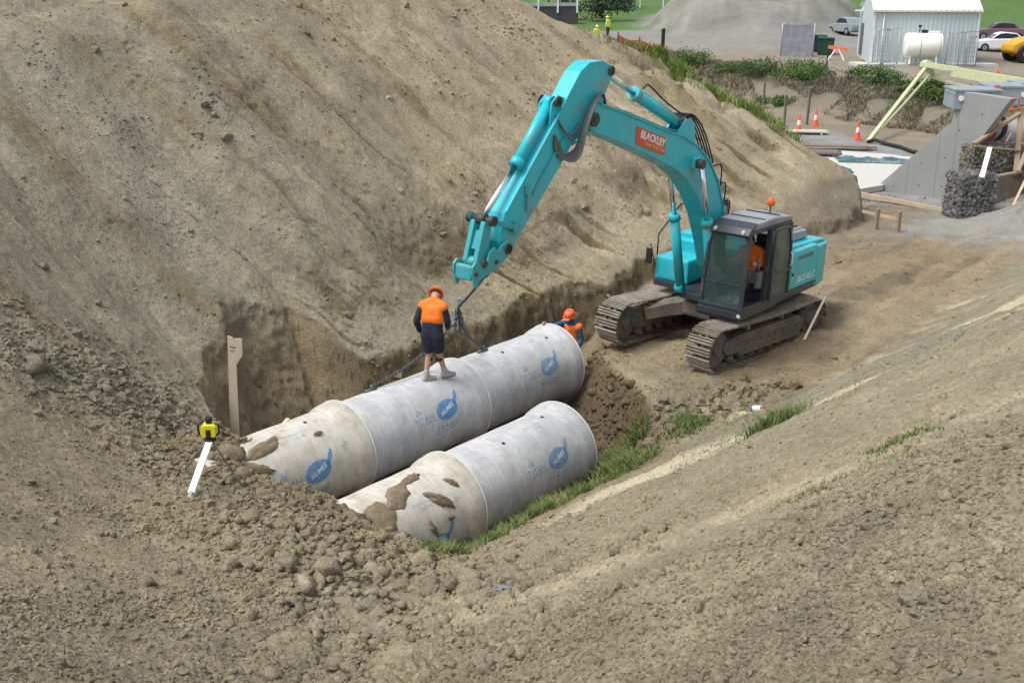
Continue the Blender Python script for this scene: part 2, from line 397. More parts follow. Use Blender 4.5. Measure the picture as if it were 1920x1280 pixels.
def tone(x, y, z, slope):
    d, s = ds(x, y); r = np.hypot(x, y)
    c = np.zeros(x.shape+(3,))+np.array([.262, .226, .156]); sk = s+.5*d
    n1 = fbm(x*.35, y*.35, 4, 101); n2 = fbm(x*1.1, y*1.1, 4, 105)
    # left bank: greyer to the left and low, yellow-tan to the right
    lb = ss(.8, 1.6, d)
    c = mixc(c, [.24, .222, .165], lb*ss(4, -6, s+3*n1))
    c = mixc(c, [.30, .258, .18], lb*ss(-1, 5, s+4*n1)*.8)
    c = mixc(c, [.35, .305, .225], lb*ss(.0, .5, fbm(s*.8, d*.25, 4, 111)+.1)*ss(3, 9, s)*.7)
    c = mixc(c, [.20, .19, .155], lb*ss(.15, .5, fbm(s*.5+3, d*.3, 4, 115))*ss(2, -2, s)*.7)
    sl_ = fbm(sk*2.2+.3*n2, d*.2, 5, 117, .65); c = c*(1+.30*sl_*lb)[..., None]
    c = mixc(c, [.20, .155, .085], lb*ss(.25, .5, fbm(sk*1.5+7, d*.28, 4, 119))*.5)
    # right bank: streaks along it
    rb = ss(-4.6, -5.6, d)*ss(30, 15, r)
    st = fbm(d*1.1+.3*n1, s*.09, 4, 121, .65)
    c = mixc(c, [.21, .185, .13], rb*ss(.02, -.25, st)*.7)
    c = mixc(c, [.36, .31, .22], rb*ss(.05, .3, st)*ss(-6, -2, s)*.8)
    w_, cb, pl_, br_, rbm = right_bank(x, y)
    c = mixc(c, [.255, .23, .165], rbm*.8); c = mixc(c, [.20, .165, .11], rbm*br_*.75); c = mixc(c, [.215, .205, .16], rbm*ss(.1, -.3, fbm(w_*1.1, (d-s)*.15, 4, 407))*.6)
    c = mixc(c, [.54, .475, .35], rbm*pl_*(.85+.2*n2)); c = mixc(c, [.20, .18, .125], rbm*ss(.2, .45, fbm(w_*2.6+5, (d-s)*.3, 4, 409))*.6)
    # near foreground, dried grey tan
    fg = ss(15, 11, r)*ss(-1.5, -7.5, d)
    c = mixc(c, [.275, .24, .17], fg*.7)
    # wet, dark soil: trench floor, dug face, around the mound
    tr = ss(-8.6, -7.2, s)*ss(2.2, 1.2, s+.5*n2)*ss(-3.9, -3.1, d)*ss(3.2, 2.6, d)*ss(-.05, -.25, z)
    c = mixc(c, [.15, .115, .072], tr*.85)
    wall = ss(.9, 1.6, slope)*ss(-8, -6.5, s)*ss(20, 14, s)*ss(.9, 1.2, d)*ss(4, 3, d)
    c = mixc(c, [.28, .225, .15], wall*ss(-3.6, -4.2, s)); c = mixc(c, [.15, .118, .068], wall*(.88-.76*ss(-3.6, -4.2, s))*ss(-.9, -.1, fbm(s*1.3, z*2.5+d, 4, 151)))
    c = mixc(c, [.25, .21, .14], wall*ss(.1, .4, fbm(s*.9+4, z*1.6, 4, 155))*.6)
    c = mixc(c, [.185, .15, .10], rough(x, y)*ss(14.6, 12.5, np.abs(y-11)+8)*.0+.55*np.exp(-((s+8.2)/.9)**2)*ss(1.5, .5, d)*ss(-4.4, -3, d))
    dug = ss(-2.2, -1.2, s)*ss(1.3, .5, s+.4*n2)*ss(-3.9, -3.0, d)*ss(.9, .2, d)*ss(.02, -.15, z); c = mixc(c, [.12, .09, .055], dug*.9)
    # pad: browner and damp on the ruts
    pd = ss(.3, 1.2, s)*ss(-6, -5, d)*ss(1.2, .8, d)*ss(26, 20, s)
    c = mixc(c, [.225, .175, .115], pd*.85)
    c = mixc(c, [.145, .12, .085], pd*ss(.0, .3, n2*.6+.6*fbm(d*2.2, s*.12, 4, 131))*.9)
    c = mixc(c, [.30, .25, .17], pd*ss(.05, .35, fbm(d*1.6+9, s*.15, 4, 133))*.6)
    c = mixc(c, [.18, .165, .135], pd*ss(10, 14, s)*ss(-3, -1, d)*.6)
    gv = ss(13.5, 16.5, s+1.5*n2)*ss(-.5, -2, d)*ss(-10, -7, d); c = mixc(c, [.26, .262, .25], gv*.85)
    # yard
    ya = np.clip(ss(19, 21, s)*1.0, 0, 1)
    q = (x-18.4)*.924+(y-60.9)*.383
    gravel = np.zeros(x.shape+(3,))+np.array([.29, .29, .28]); gravel = mixc(gravel, [.22, .22, .205], ss(0, .4, n1))
    dirt = np.zeros(x.shape+(3,))+np.array([.29, .245, .185])
    yc = mixc(gravel, [.265, .225, .165], ss(-5.5, -4.2, q+1.0*n1)*ss(-8, 12, q+20))
    yc = mixc(yc, [.21, .185, .14], ss(-.5, .1, q)*ss(2.0, 1.4, q))
    yc = mixc(yc, [.10, .09, .05], ss(1.2, 1.7, q)*ss(3.6, 2.6, q+.8*n2))
    yc = mixc(yc, [.27, .23, .165], ss(2.8, 4, q)*ss(7, 5, q)*.8)
    yc = mixc(yc, [.27, .235, .185], ss(6, 8, q))
    yc = mixc(yc, [.27, .26, .235], ss(82, 92, y))
    green = ss(103, 108, y+3*n1)*np.maximum(ss(13.5, 12, x-(y-100)*.09), ss(24, 32, x-.12*(y-100)))
    green = np.maximum(green, ss(118, 122, y+2*n1))
    yc = mixc(yc, [.07, .165, .022], green*(.85+.15*n2))
    mo = ss(0, .3, np.clip(1-(((x-(22+.10*(y-95)))/13)**2+((y-112)/16)**2)**.8, 0, 1))
    yc = mixc(yc, [.245, .245, .215], mo); yc = yc*(1+.55*fbm(x*.3, y*.9, 5, 171, .65)*mo)[..., None]; yc = mixc(yc, [.12, .16, .06], mo*ss(.2, .45, fbm(x*.6, y*1.0, 4, 173))*.5)
    sel = np.maximum(ya, ss(3, 0, z)*ss(16, 19, s)*ss(2, 3, d))
    sel = np.maximum(sel, (y > 47)*1.)
    dcs = np.interp(s, [-30, 6, 10, 14.3, 18.5, 22], [60, 14, 10.6, 7.4, 2.0, 0])
    sel = np.maximum(sel, ss(2, 5, d-dcs)*ss(8, 10, s))
    c = c+(yc-c)*sel[..., None]
    c = c*(1.27+.12*n2+.10*n1+.22*fbm(x*3.1, y*3.1, 4, 161, .7)*ss(60, 30, r)-.27*sel)[..., None]
    lum = c.mean(-1, keepdims=True); k_ = 1-sel; c = c*np.stack([1-.06*k_, 1-.075*k_, 1-.12*k_], -1)
    return np.clip(c, .01, 1)
def build_ground():
    ang = np.concatenate([np.arange(-180, -60, 4.), np.arange(-60, -28, .6), np.arange(-28, 28, .072), np.arange(28, 60, .6), np.arange(60, 180.1, 4.)])
    rad = [.05, .6, 1.2, 1.8, 2.4, 3.0]
    while rad[-1] < 60:
        r = rad[-1]; rad.append(r+(.05 if r < 4 else .015 if r < 12 else .02 if r < 27 else .045 if r < 42 else .09+.035*(r-42)))
    while rad[-1] < 1400: rad.append(rad[-1]*1.02+.3)
    rad = np.array(rad)
    A, Rr = np.meshgrid(np.radians(ang), rad)
    x = Rr*np.sin(A); y = Rr*np.cos(A)
    z = TZ(x, y)
    gy, gx = np.gradient(z); dr = np.gradient(rad)[:, None]; slope = np.abs(gy/dr)
    aw = np.gradient(np.radians(ang))[None, :]*Rr; slope = np.hypot(slope, gx/np.maximum(aw, 1e-3))
    # push the steep faces about sideways so they do not read as a smooth sheet
    k = ss(1.0, 2.2, slope)*ss(60, 40, Rr)
    j = k*.10*fbm(x*2.3+z*2.1, y*2.3-z*3.3, 4, 141, .6)+k*.05*fbm(z*9, x*6+y*6, 3, 143)
    x = x+j*NX[0]; y = y+j*NX[1]
    nr, na = x.shape
    V = np.stack([x, y, z], -1).reshape(-1, 3)
    i = np.arange(nr-1)[:, None]*na+np.arange(na-1)[None, :]
    Fq = np.stack([i, i+1, i+na+1, i+na], -1).reshape(-1, 4)[:, ::-1]
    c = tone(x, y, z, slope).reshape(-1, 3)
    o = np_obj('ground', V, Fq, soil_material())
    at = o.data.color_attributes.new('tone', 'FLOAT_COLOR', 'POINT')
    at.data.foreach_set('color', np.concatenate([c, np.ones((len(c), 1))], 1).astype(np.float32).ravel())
    structure(o); return o
build_ground()
# ------------------------------------------------------------------ concrete pipes
RB, RBELL, PL = .766, .84, 2.977
def pipe_material(name, stained):
    m, n, b = nodes_of(name); L = n.links
    tc = n.nodes.new('ShaderNodeTexCoord')
    def noise(sc, det=6, r=.6, vec=None):
        q = n.nodes.new('ShaderNodeTexNoise'); q.inputs['Scale'].default_value = sc; q.inputs['Detail'].default_value = det; q.inputs['Roughness'].default_value = r
        L.new(vec or tc.outputs['Object'], q.inputs['Vector']); return q.outputs['Fac']
    def ramp(v, *st):
        q = n.nodes.new('ShaderNodeValToRGB'); L.new(v, q.inputs[0])
        e = q.color_ramp.elements; e[0].position, e[0].color = st[0][0], (*st[0][1], 1); e[1].position, e[1].color = st[-1][0], (*st[-1][1], 1)
        for p, c in st[1:-1]: k = e.new(p); k.color = (*c, 1)
        return q.outputs[0]
    def mix(f, a, b_, mode='MIX'):
        q = n.nodes.new('ShaderNodeMix'); q.data_type = 'RGBA'; q.blend_type = mode
        for i, v in ((0, f), (6, a), (7, b_)):
            if hasattr(v, 'links'): L.new(v, q.inputs[i])
            else: q.inputs[i].default_value = v if i == 0 else (*v, 1)
        return q.outputs[2]
    base = ramp(noise(2.6, 10, .78), (.32, (.37, .375, .38)), (.5, (.47, .475, .48)), (.68, (.58, .585, .59)))
    if stained: base = ramp(noise(1.6, 8, .7), (.3, (.36, .32, .24)), (.48, (.52, .50, .44)), (.72, (.60, .59, .56)))
    # spun hoop lines
    wv = n.nodes.new('ShaderNodeTexWave'); wv.wave_type = 'BANDS'; wv.bands_direction = 'X'; wv.inputs['Scale'].default_value = 5.5
    wv.inputs['Distortion'].default_value = 2.5; wv.inputs['Detail'].default_value = 3; L.new(tc.outputs['Object'], wv.inputs['Vector'])
    base = mix(.02 if stained else .07, base, ramp(wv.outputs['Fac'], (.2, (.25, .25, .25)), (.8, (.75, .75, .75))), 'OVERLAY')
    mp = n.nodes.new('ShaderNodeMapping'); mp.inputs['Scale'].default_value = (9, 1.2, 1.2); L.new(tc.outputs['Object'], mp.inputs['Vector'])
    base = mix(.35, base, ramp(noise(1.6, 6, .7, mp.outputs[0]), (.35, (.34, .33, .31)), (.65, (.66, .66, .66))), 'OVERLAY')
    # pale splashes
    sp = ramp(noise(14, 5, .8), (.68, (0, 0, 0)), (.76, (1, 1, 1)))
    base = mix(mix(.5, (0, 0, 0), sp), base, (.66, .66, .65))
    # soil smears
    so = ramp(noise(1.4, 9, .65), (.56 if stained else .70, (0, 0, 0)), (.62 if stained else .78, (1, 1, 1)))
    base = mix(mix(.75 if stained else .35, (0, 0, 0), so), base, (.36, .29, .19))
    L.new(base, b.inputs['Base Color']); b.inputs['Roughness'].default_value = .85; b.inputs['Specular IOR Level'].default_value = .3
    bp = n.nodes.new('ShaderNodeBump'); bp.inputs['Strength'].default_value = .10 if stained else .2; bp.inputs['Distance'].default_value = .012
    ad = n.nodes.new('ShaderNodeMath'); ad.operation = 'ADD'; L.new(noise(30, 6, .7), ad.inputs[0]); L.new(wv.outputs['Fac'], ad.inputs[1])
    L.new(ad.outputs[0], bp.inputs['Height']); L.new(bp.outputs[0], b.inputs['Normal'])
    return m
M_PIPE = pipe_material('pipe_concrete', False); M_PIPE_S = pipe_material('pipe_concrete_stained', True)
def ink(name, col, hold):
    m, n, b = nodes_of(name); L = n.links
    tc = n.nodes.new('ShaderNodeTexCoord'); q = n.nodes.new('ShaderNodeTexNoise'); q.inputs['Scale'].default_value = 22; q.inputs['Detail'].default_value = 6; q.inputs['Roughness'].default_value = .8
    L.new(tc.outputs['Object'], q.inputs['Vector'])
    r = n.nodes.new('ShaderNodeMapRange'); r.inputs['From Min'].default_value = .36; r.inputs['From Max'].default_value = .56
    r.inputs['To Min'].default_value = hold; r.inputs['To Max'].default_value = max(0, hold-.45); L.new(q.outputs['Fac'], r.inputs['Value']); L.new(r.outputs[0], b.inputs['Alpha'])
    b.inputs['Base Color'].default_value = (*col, 1); b.inputs['Roughness'].default_value = .8
    return m
M_INK = ink('blue_ink', (.05, .27, .62), .88); M_INK_F = ink('faded_blue_ink', (.07, .30, .62), .70); M_INK_W = mat('pale_ink', (.55, .62, .68), .8)
M_HOLE = mat('lifting_hole_dark', (.03, .028, .025), .95)

def curved(name, mb, m, parent, phi0, x0, r, lift):
    """wrap flat shapes (u along the pipe, v up the side, metres) on the pipe"""
    bmesh.ops.triangulate(mb.b, faces=mb.b.faces)
    bmesh.ops.subdivide_edges(mb.b, edges=[e for e in mb.b.edges if e.calc_length() > .09], cuts=3, use_grid_fill=False)
    bmesh.ops.triangulate(mb.b, faces=mb.b.faces)
    for v in mb.b.verts:
        u, t = v.co.x, v.co.y; a = phi0+t/r
        v.co = Vector((x0+u, -(r+lift)*math.cos(a), (r+lift)*math.sin(a)))
    o = mb.build(name, m, parent, norm=False); return o
def text_bm(txt, size, u, v, mb=None, rot=0., shear=0., bold=0.):
    c = bpy.data.curves.new('t', 'FONT'); c.body = txt; c.size = size; c.align_x = 'CENTER'; c.align_y = 'CENTER'; c.shear = shear; c.offset = bold; c.resolution_u = 2
    t = bpy.data.objects.new('t', c); me = bpy.data.meshes.new_from_object(t); bpy.data.objects.remove(t); bpy.data.curves.remove(c)
    mb = mb or MB(); b = bmesh.new(); b.from_mesh(me); bpy.data.meshes.remove(me)
    mb.take(b, T(u, v, 0) @ RZ(rot)); return mb
def disc(mb, cu, cv, a, b, n=36, rot=0.):
    vs = [(cu, cv, 0)]; c, s = math.cos(rot), math.sin(rot)
    for ring in (.5, 1):
        for k in range(n):
            p, q = a*ring*math.cos(2*PI*k/n), b*ring*math.sin(2*PI*k/n); vs.append((cu+p*c-q*s, cv+p*s+q*c, 0))
    fs = [(0, 1+k, 1+(k+1) % n) for k in range(n)]+[(1+k, 1+n+k, 1+n+(k+1) % n, 1+(k+1) % n) for k in range(n)]
    mb.add(vs, fs); return mb
def make_pipe(bell, label, stained=False, logo=None, holes=(), length=PL, bellx=0., cut=0.):
    """local x runs along the pipe towards the bell; origin = bell end on the axis"""
    root = empty('concrete_pipe', tuple(bell), (0, 0, math.atan2(AX[1], AX[0])))
    tag(root, label, 'concrete pipe', 'concrete pipes laid in the trench')
    mb = MB()
    x1 = 0; x0 = -length+.02
    prof = [(x0, RB-.11), (x0, RB-.02), (x0+.02, RB), (-.44, RB), (-.37, RB+.008), (-.24, RBELL-.014), (-.16, RBELL), (-.03, RBELL), (0, RBELL-.02), (0, RBELL-.075), (-.11, RBELL-.085), (-.12, RB-.11), (x0, RB-.11)]
    n = 72; t = bmesh.new(); rings = []
    fine = []
    for (a, r1), (b, r2) in zip(prof, prof[1:]):
        k = max(1, int(abs(b-a)/.12))
        for i in range(k): fine.append((a+(b-a)*i/k, r1+(r2-r1)*i/k))
    for x, r in fine:
        ring = []
        for k in range(n):
            a = 2*PI*k/n
            rr = r+.003*math.sin(5*a+7*x)+(random.uniform(-.0015, .0015))
            ring.append(t.verts.new((x, rr*math.cos(a), rr*math.sin(a))))
        rings.append(ring)
    for a, b in zip(rings, rings[1:]+rings[:1]):
        for k in range(n):
            f = t.faces.new((a[k], a[(k+1) % n], b[(k+1) % n], b[k])); f.smooth = True
    mb.take(t); o = mb.build('pipe_barrel', M_PIPE_S if stained else M_PIPE, root)
    mb = MB()       # the mortar ring where the bell takes the next pipe
    mb.lathe([(RBELL+.001, -.035), (RBELL+.014, -.03), (RBELL+.016, -.012), (RBELL+.004, 0)], RY(PI/2), 72)
    mb.build('bell_lip', mat('bell_lip_mortar', (.56, .56, .54), .85, bump=.4, scale=20), root)
    for hx, ha in holes:
        mb = MB(); r = RB+.002; e = Vector((hx, -r*math.cos(ha), r*math.sin(ha))); nrm = Vector((0, -math.cos(ha), math.sin(ha)))
        mb.cyl(e-nrm*.02, e+nrm*.006, .036, .032, 14)
        mb.build('lifting_hole', M_HOLE, root)
    if logo:
        lx, la, faded = logo; K = 1.1; mk = M_INK_F if faded else M_INK
        mb = MB(); disc(mb, 0, 0, .25*K, .165*K, rot=.12)
        # tail sweeping up to the right
        q = [(.13, .06), (.20, .01), (.30, .13), (.335, .24), (.31, .27), (.285, .26), (.29, .23), (.25, .22), (.235, .17)]
        mb.add([(a, b, 0) for a, b in [(K*a_, K*b_) for a_, b_ in q]], [tuple(range(len(q)))])
        curved('brand_oval', mb, mk, root, la, lx, RB, .004)
        mb = text_bm('HUMES', .105*K, 0, 0, rot=.35, shear=.25, bold=.004); curved('brand_word', mb, M_INK_W, root, la, lx, RB, .007)
        mb = text_bm('TITAN', .17, -.60, -.04, rot=.03)
        for k, hgt in enumerate((.07, .13, .09)): mb.add([(-.76+k*.05, .06, 0), (-.73+k*.05, .06, 0), (-.73+k*.05, .06+hgt, 0), (-.76+k*.05, .06+hgt, 0)], [(0, 1, 2, 3)])
        mb.add([(-.72, -.10, 0), (-.30, -.10, 0), (-.30, -.115, 0), (-.72, -.115, 0)], [(0, 1, 2, 3)])
        curved('faded_lettering', mb, M_INK_F, root, la, lx, RB, .004)
        mb = text_bm('27/2/07', .18, -.10, -.34, shear=.3, rot=.03); curved('date_stamp', mb, mk, root, la, lx, RB, .004)
        for k in range(2): curved('top_lettering', text_bm(('SPECIAL CLASS 2', '1350 RRJ')[k], .07, 0, -.09*k), M_INK_F, root, la+.98, lx-.05, RB, .004)
    return root
TOP = PI/2
make_pipe(PA, 'grey concrete pipe farthest right in the rear line, its bell beside the orange helmeted man', logo=(-1.02, .45, True), holes=((-.55, 1.25), (-1.9, 1.32)))
make_pipe(PA-np.array([*AX, 0])*PL, 'grey concrete pipe under the standing worker, middle length of the rear line', logo=(-1.08, .42, False), holes=((-.5, 1.5),))
make_pipe(PA-np.array([*AX, 0])*PL*2, 'cream stained concrete pipe at left end of the rear line, half buried', stained=True, logo=(-1.20, .22, False), holes=((-.9, 1.45),))
make_pipe(PB, 'grey concrete pipe with broken rim beside the grass, right length of the front line', logo=(-.98, .38, True), holes=((-.62, 1.5), (-1.9, 1.25)))
make_pipe(PB-np.array([*AX, 0])*PL, 'mud spattered cream concrete pipe in front, half buried by clods', stained=True, logo=(-1.08, -.16, False), holes=((-1.9, 1.2),))
# ------------------------------------------------------------------ excavator
def dusty_paint(name, col, rough, dirt, dcol=(.27, .22, .15)):
    m = mat(name, col, rough, dirt=dirt, dirt_col=dcol, scale=3.0, var=.10, bump=.05)
    b = m.node_tree.nodes['Principled BSDF']; b.inputs['Coat Weight'].default_value = .25; b.inputs['Coat Roughness'].default_value = .3
    return m
TEAL = dusty_paint('teal_paint', (.018, .45, .53), .40, .30)
TEAL_W = dusty_paint('teal_paint_worn', (.04, .36, .39), .5, .36)
DARK = dusty_paint('dark_grey_paint', (.035, .04, .05), .45, .2)
BLACK = mat('black_rubber', (.018, .018, .02), .6, var=.2)
STEEL = mat('track_steel', (.13, .11, .09), .6, dirt=.40, dirt_col=(.27, .215, .14), scale=3.5, bump=.4)
FRAME = mat('track_frame_steel', (.075, .078, .085), .55, dirt=.6, dirt_col=(.21, .17, .12), scale=2.5, bump=.3)
CHROME = mat('chrome_rod', (.78, .79, .8), .18, metal=1, var=.03)
PIN = mat('greasy_pin', (.05, .05, .045), .5, dirt=.3, scale=9)
GREYTOP = mat('cab_roof_grey', (.27, .29, .32), .4, dirt=.25, scale=3)
GLASS = bpy.data.materials.new('cab_glass'); GLASS.use_nodes = True
_b = GLASS.node_tree.nodes['Principled BSDF']; _b.inputs['Base Color'].default_value = (.06, .11, .10, 1); _b.inputs['Roughness'].default_value = .04; _b.inputs['Alpha'].default_value = .42; _b.inputs['Specular IOR Level'].default_value = .9
SIGNRED = mat('sign_red', (.55, .09, .03), .5); WHITE = mat('white_lettering', (.75, .76, .76), .5)
def matrix_rot(yaw, tp, tr): return RZ(yaw) @ RY(tp) @ RX(tr)
EX = empty('excavator', (4.432, 23.092, .0)); EX.rotation_euler = (matrix_rot(R(-135.23), R(-1.41), R(-1.5))).to_euler()
tag(EX, 'teal crawler excavator with raised boom and open cab door beside the trench', 'excavator')
SW = RZ(R(5.94))
def part(mb, name, m, parent=None): return mb.build(name, m, parent or EX)

# --- tracks
def track_path(n):
    """closed stadium path x,z with a slight sag on top"""
    r = .43; a, b = -1.80, 1.80; zc = .47; pts = []
    L1 = b-a; per = 2*L1+2*PI*r
    for i in range(n):
        t = per*i/n
        if t < L1: pts.append((b-t, zc+r-.05*math.sin(PI*t/L1), 0, ))
        elif t < L1+PI*r: q = (t-L1)/r; pts.append((a-r*math.sin(q), zc+r*math.cos(q)))
        elif t < 2*L1+PI*r: pts.append((a+(t-L1-PI*r), zc-r))
        else: q = (t-2*L1-PI*r)/r; pts.append((b+r*math.sin(q), zc-r*math.cos(q)))
    return [(p[0], p[1]) for p in pts]
def make_track(sy):
    yc = sy*1.195; n = 47; P = track_path(n); mb = MB(); mg = MB()
    for i in range(n):
        x0, z0 = P[i]; x1, z1 = P[(i+1) % n]; px, pz = P[i-1]
        tx, tz = x1-px, z1-pz; l = math.hypot(tx, tz); tx /= l; tz /= l
        M = Matrix(((tx, 0, tz, x0), (0, 1, 0, yc), (tz, 0, -tx, z0), (0, 0, 0, 1)))   # local z outward
        L = math.hypot(x1-x0, z1-z0)*.5
        mb.box((-L+.02, -.3, -.008), (L-.02, .3, .016), M, .004)
        for gx in (-.062, 0, .062): mg.prism([(gx-.012, .012), (gx+.012, .012), (gx+.006, .055), (gx-.006, .055)], -.295, .295, M)
        mb.box((-.03, -.25, .012), (.03, -.2, .022), M); mb.box((-.03, .2, .012), (.03, .25, .022), M)
        mb.box((-L, -.11, -.06), (L, -.05, -.008), M); mb.box((-L, .05, -.06), (L, .11, -.008), M)
    tr = part(mb, 'track_chain', STEEL); mg.build('grouser_bars', mat('polished_grouser', (.42, .39, .35), .45, metal=.3, dirt=.6, dirt_col=(.25, .195, .125), scale=6), tr)
    mb = MB(); mb.cyl((1.80, yc-.15, .47), (1.80, yc+.15, .47), .36, n=28); mb.cyl((1.80, yc-.2, .47), (1.80, yc+.2, .47), .12); mb.build('idler_wheel', FRAME, tr)
    mb = MB(); mb.cyl((-1.80, yc-.13, .47), (-1.80, yc+.13, .47), .33, n=28); mb.cyl((-1.80, yc-.24, .47), (-1.80, yc+.24, .47), .2, n=20)
    for k in range(12):
        a = 2*PI*k/12; mb.cyl((-1.8+.15*math.cos(a), yc+sy*.24, .47+.15*math.sin(a)), (-1.8+.15*math.cos(a), yc+sy*.26, .47+.15*math.sin(a)), .018, n=6)
    mb.build('drive_sprocket', FRAME, tr)
    for k in range(8):
        x = -1.28+k*.365; mb = MB(); mb.cyl((x, yc-.17, .175), (x, yc+.17, .175), .085, n=16); mb.cyl((x, yc-.2, .175), (x, yc+.2, .175), .04); mb.build('track_roller', FRAME, tr)
    for x in (-.6, .7): mb = MB(); mb.cyl((x, yc-.15, .74), (x, yc+.15, .74), .065); mb.build('carrier_roller', FRAME, tr)
    mb = MB()
    mb.prism([(1.5, .3), (1.62, .42), (1.55, .56), (1.2, .64), (-1.2, .66), (-1.42, .56), (-1.42, .36), (-1.3, .27), (1.35, .27)], yc-.2, yc+.2, bev=.02)
    s0, s1 = (yc+.2, yc+.245) if sy > 0 else (yc-.245, yc-.2)
    mb.box((-1.25, s0, .22), (1.1, s1, .30)); mb.box((-1.25, s0, .56), (1.15, s1, .60))
    for k in range(9): mb.cyl((-1.1+k*.27, s0, .45), (-1.1+k*.27, s1+(.0 if sy > 0 else -.0), .45), .02, n=6)
    mb.build('track_frame', FRAME, tr)
for sy in (1, -1): make_track(sy)
# --- car body: arched cross members between the tracks and the swing ring
mb = MB()
for sy in (1, -1):
    for sx in (1, -1):
        P = []
        for i in range(9):
            t = i/8; y = sy*(.25+.78*t); x = sx*(.35+.85*t**1.1); z = .80-.20*t**1.6
            P.append((x, y, z))
        t = bmesh.new(); rings = []
        for i in range(9):
            a = Vector(P[max(i-1, 0)]); b = Vector(P[min(i+1, 8)]); u = (b-a).normalized(); sd_ = u.cross(Vector((0, 0, 1))).normalized(); up_ = sd_.cross(u); c_ = Vector(P[i]); w2, h2 = .25-.006*i, .15-.004*i
            rings.append([t.verts.new(c_+sd_*w2*p+up_*h2*q) for p, q in ((-1, -1), (1, -1), (1, 1), (-1, 1))])
        for a, b in zip(rings, rings[1:]):
            for k in range(4): t.faces.new((a[k], a[(k+1) % 4], b[(k+1) % 4], b[k]))
        t.faces.new(rings[0][::-1]); t.faces.new(rings[-1]); bmesh.ops.bevel(t, geom=[e for e in t.edges if e.calc_face_angle(0) > 1], offset=.02, segments=2, affect='EDGES'); mb.take(t)
mb.box((-.75, -.65, .62), (.75, .65, .95), bev=.08)
mb.build('car_body', FRAME, EX)
mb = MB(); mb.lathe([(.62, .93), (.68, .94), (.68, 1.03), (.6, 1.06)], n=40); part(mb, 'swing_ring', PIN)

# --- upper structure (everything below is turned by SW)
mb = MB()
mb.prism([(-2.3, -1.3), (-2.3, 1.3), (.0, 1.36), (1.5, 1.36), (1.55, 1.30), (1.55, .40), (.95, .36), (.9, -.4), (.45, -.5), (.42, -1.36), (0, -1.36)], 1.06, 1.2, SW, .012, plane='xy')
mb.box((-.2, .36, 1.0), (1.5, 1.33, 1.07), SW); mb.box((-2.2, -1.2, 1.0), (.2, 1.2, 1.08), SW)
deck = part(mb, 'deck', DARK)
mb = MB(); mb.cyl((1.52, 1.33, 1.13), (1.56, 1.37, 1.13), .035, M=SW); mb.build('marker_light', WHITE, deck)
# counterweight
mb = MB(); pr = []
for k in range(13):
    a = -PI/2+PI*k/12; pr.append((-2.3-.72*math.cos(a)**.5 if abs(math.cos(a)) > 1e-6 else -2.3, 1.32*math.sin(a)))
pr = [(-2.06, 1.33)]+pr[::-1]+[(-2.06, -1.33)]
mb.prism(pr, 1.08, 2.02, SW, .05, plane='xy')
cw = part(mb, 'counterweight', TEAL)
# engine housing
mb = MB(); mb.box((-2.05, -1.34, 1.2), (-.62, 1.345, 2.08), SW, .05)
mb.box((-.62, -1.34, 1.2), (-.30, .38, 2.02), SW, .03)
body = part(mb, 'engine_housing', TEAL)
mb = MB(); mb.prism([(-2.75, 2.02), (-2.6, 2.1), (-.75, 2.15), (-.66, 2.08), (-.66, 2.02)], -1.18, 1.2, SW, .03)
mb.build('hood_cover', TEAL, body)
mb = MB(); mb.prism([(-2.25, 2.13), (-2.15, 2.33), (-1.05, 2.36), (-.95, 2.13)], -.55, .98, SW, .035)
for k in range(9): mb.box((-2.05+k*.1, .2, 2.36), (-2.0+k*.1, .9, 2.375), SW)
hood = mb.build('raised_hood', GREYTOP, body)
mb = MB()
for k in range(7): mb.box((-1.16-.02, -.45+k*.2, 2.38), (-2.05, -.42+k*.2, 2.405), SW)
mb.build('hood_grille', BLACK, hood)
mb = MB(); mb.cyl((-1.5, -.75, 2.1), (-1.5, -.75, 2.75), .055, M=SW); mb.cyl((-1.5, -.75, 2.7), (-1.42, -.75, 2.86), .055, M=SW); mb.build('exhaust_pipe', PIN, body)
for x0, x1 in ((-1.98, -.70),):
    mb = MB(); mb.box((x0, 1.345, 1.27), (x1, 1.362, 2.0), SW, .012); dr = mb.build('side_door', TEAL, body)
    mb = MB()
    for k in range(4): mb.box((-1.75, 1.361, 1.87+k*.022), (-1.0, 1.366, 1.88+k*.022), SW)
    mb.build('vent_slots', DARK, dr)
    mb = MB(); mb.box((-.82, 1.36, 1.55), (-.76, 1.38, 1.62), SW, .008); mb.build('door_latch', BLACK, dr)
mb = MB(); mb.box((-2.05, 1.346, 1.2), (-.62, 1.37, 1.245), SW); mb.build('lower_trim', DARK, body)
# lettering on the rear door
def flat_text(name, txt, size, M, m, parent, bold=.0, thick=.004, shear=0., sx=1.):
    mb = text_bm(txt, size, 0, 0, bold=bold, shear=shear); g = bmesh.ops.extrude_face_region(mb.b, geom=mb.b.faces[:])
    for v in [e for e in g['geom'] if isinstance(e, bmesh.types.BMVert)]: v.co.z += thick
    for v in mb.b.verts: v.co.x *= sx
    bmesh.ops.transform(mb.b, matrix=M, verts=mb.b.verts); return mb.build(name, m, parent)
LSIDE = Matrix(((-1, 0, 0, 0), (0, 0, 1, 0), (0, 1, 0, 0), (0, 0, 0, 1)))     # text facing +y (machine's left), reads forward->rear
flat_text('model_lettering', 'SK210LC', .20, SW @ T(-1.50, 1.3625, 1.42) @ LSIDE, WHITE, dr, bold=.0, sx=1.25)
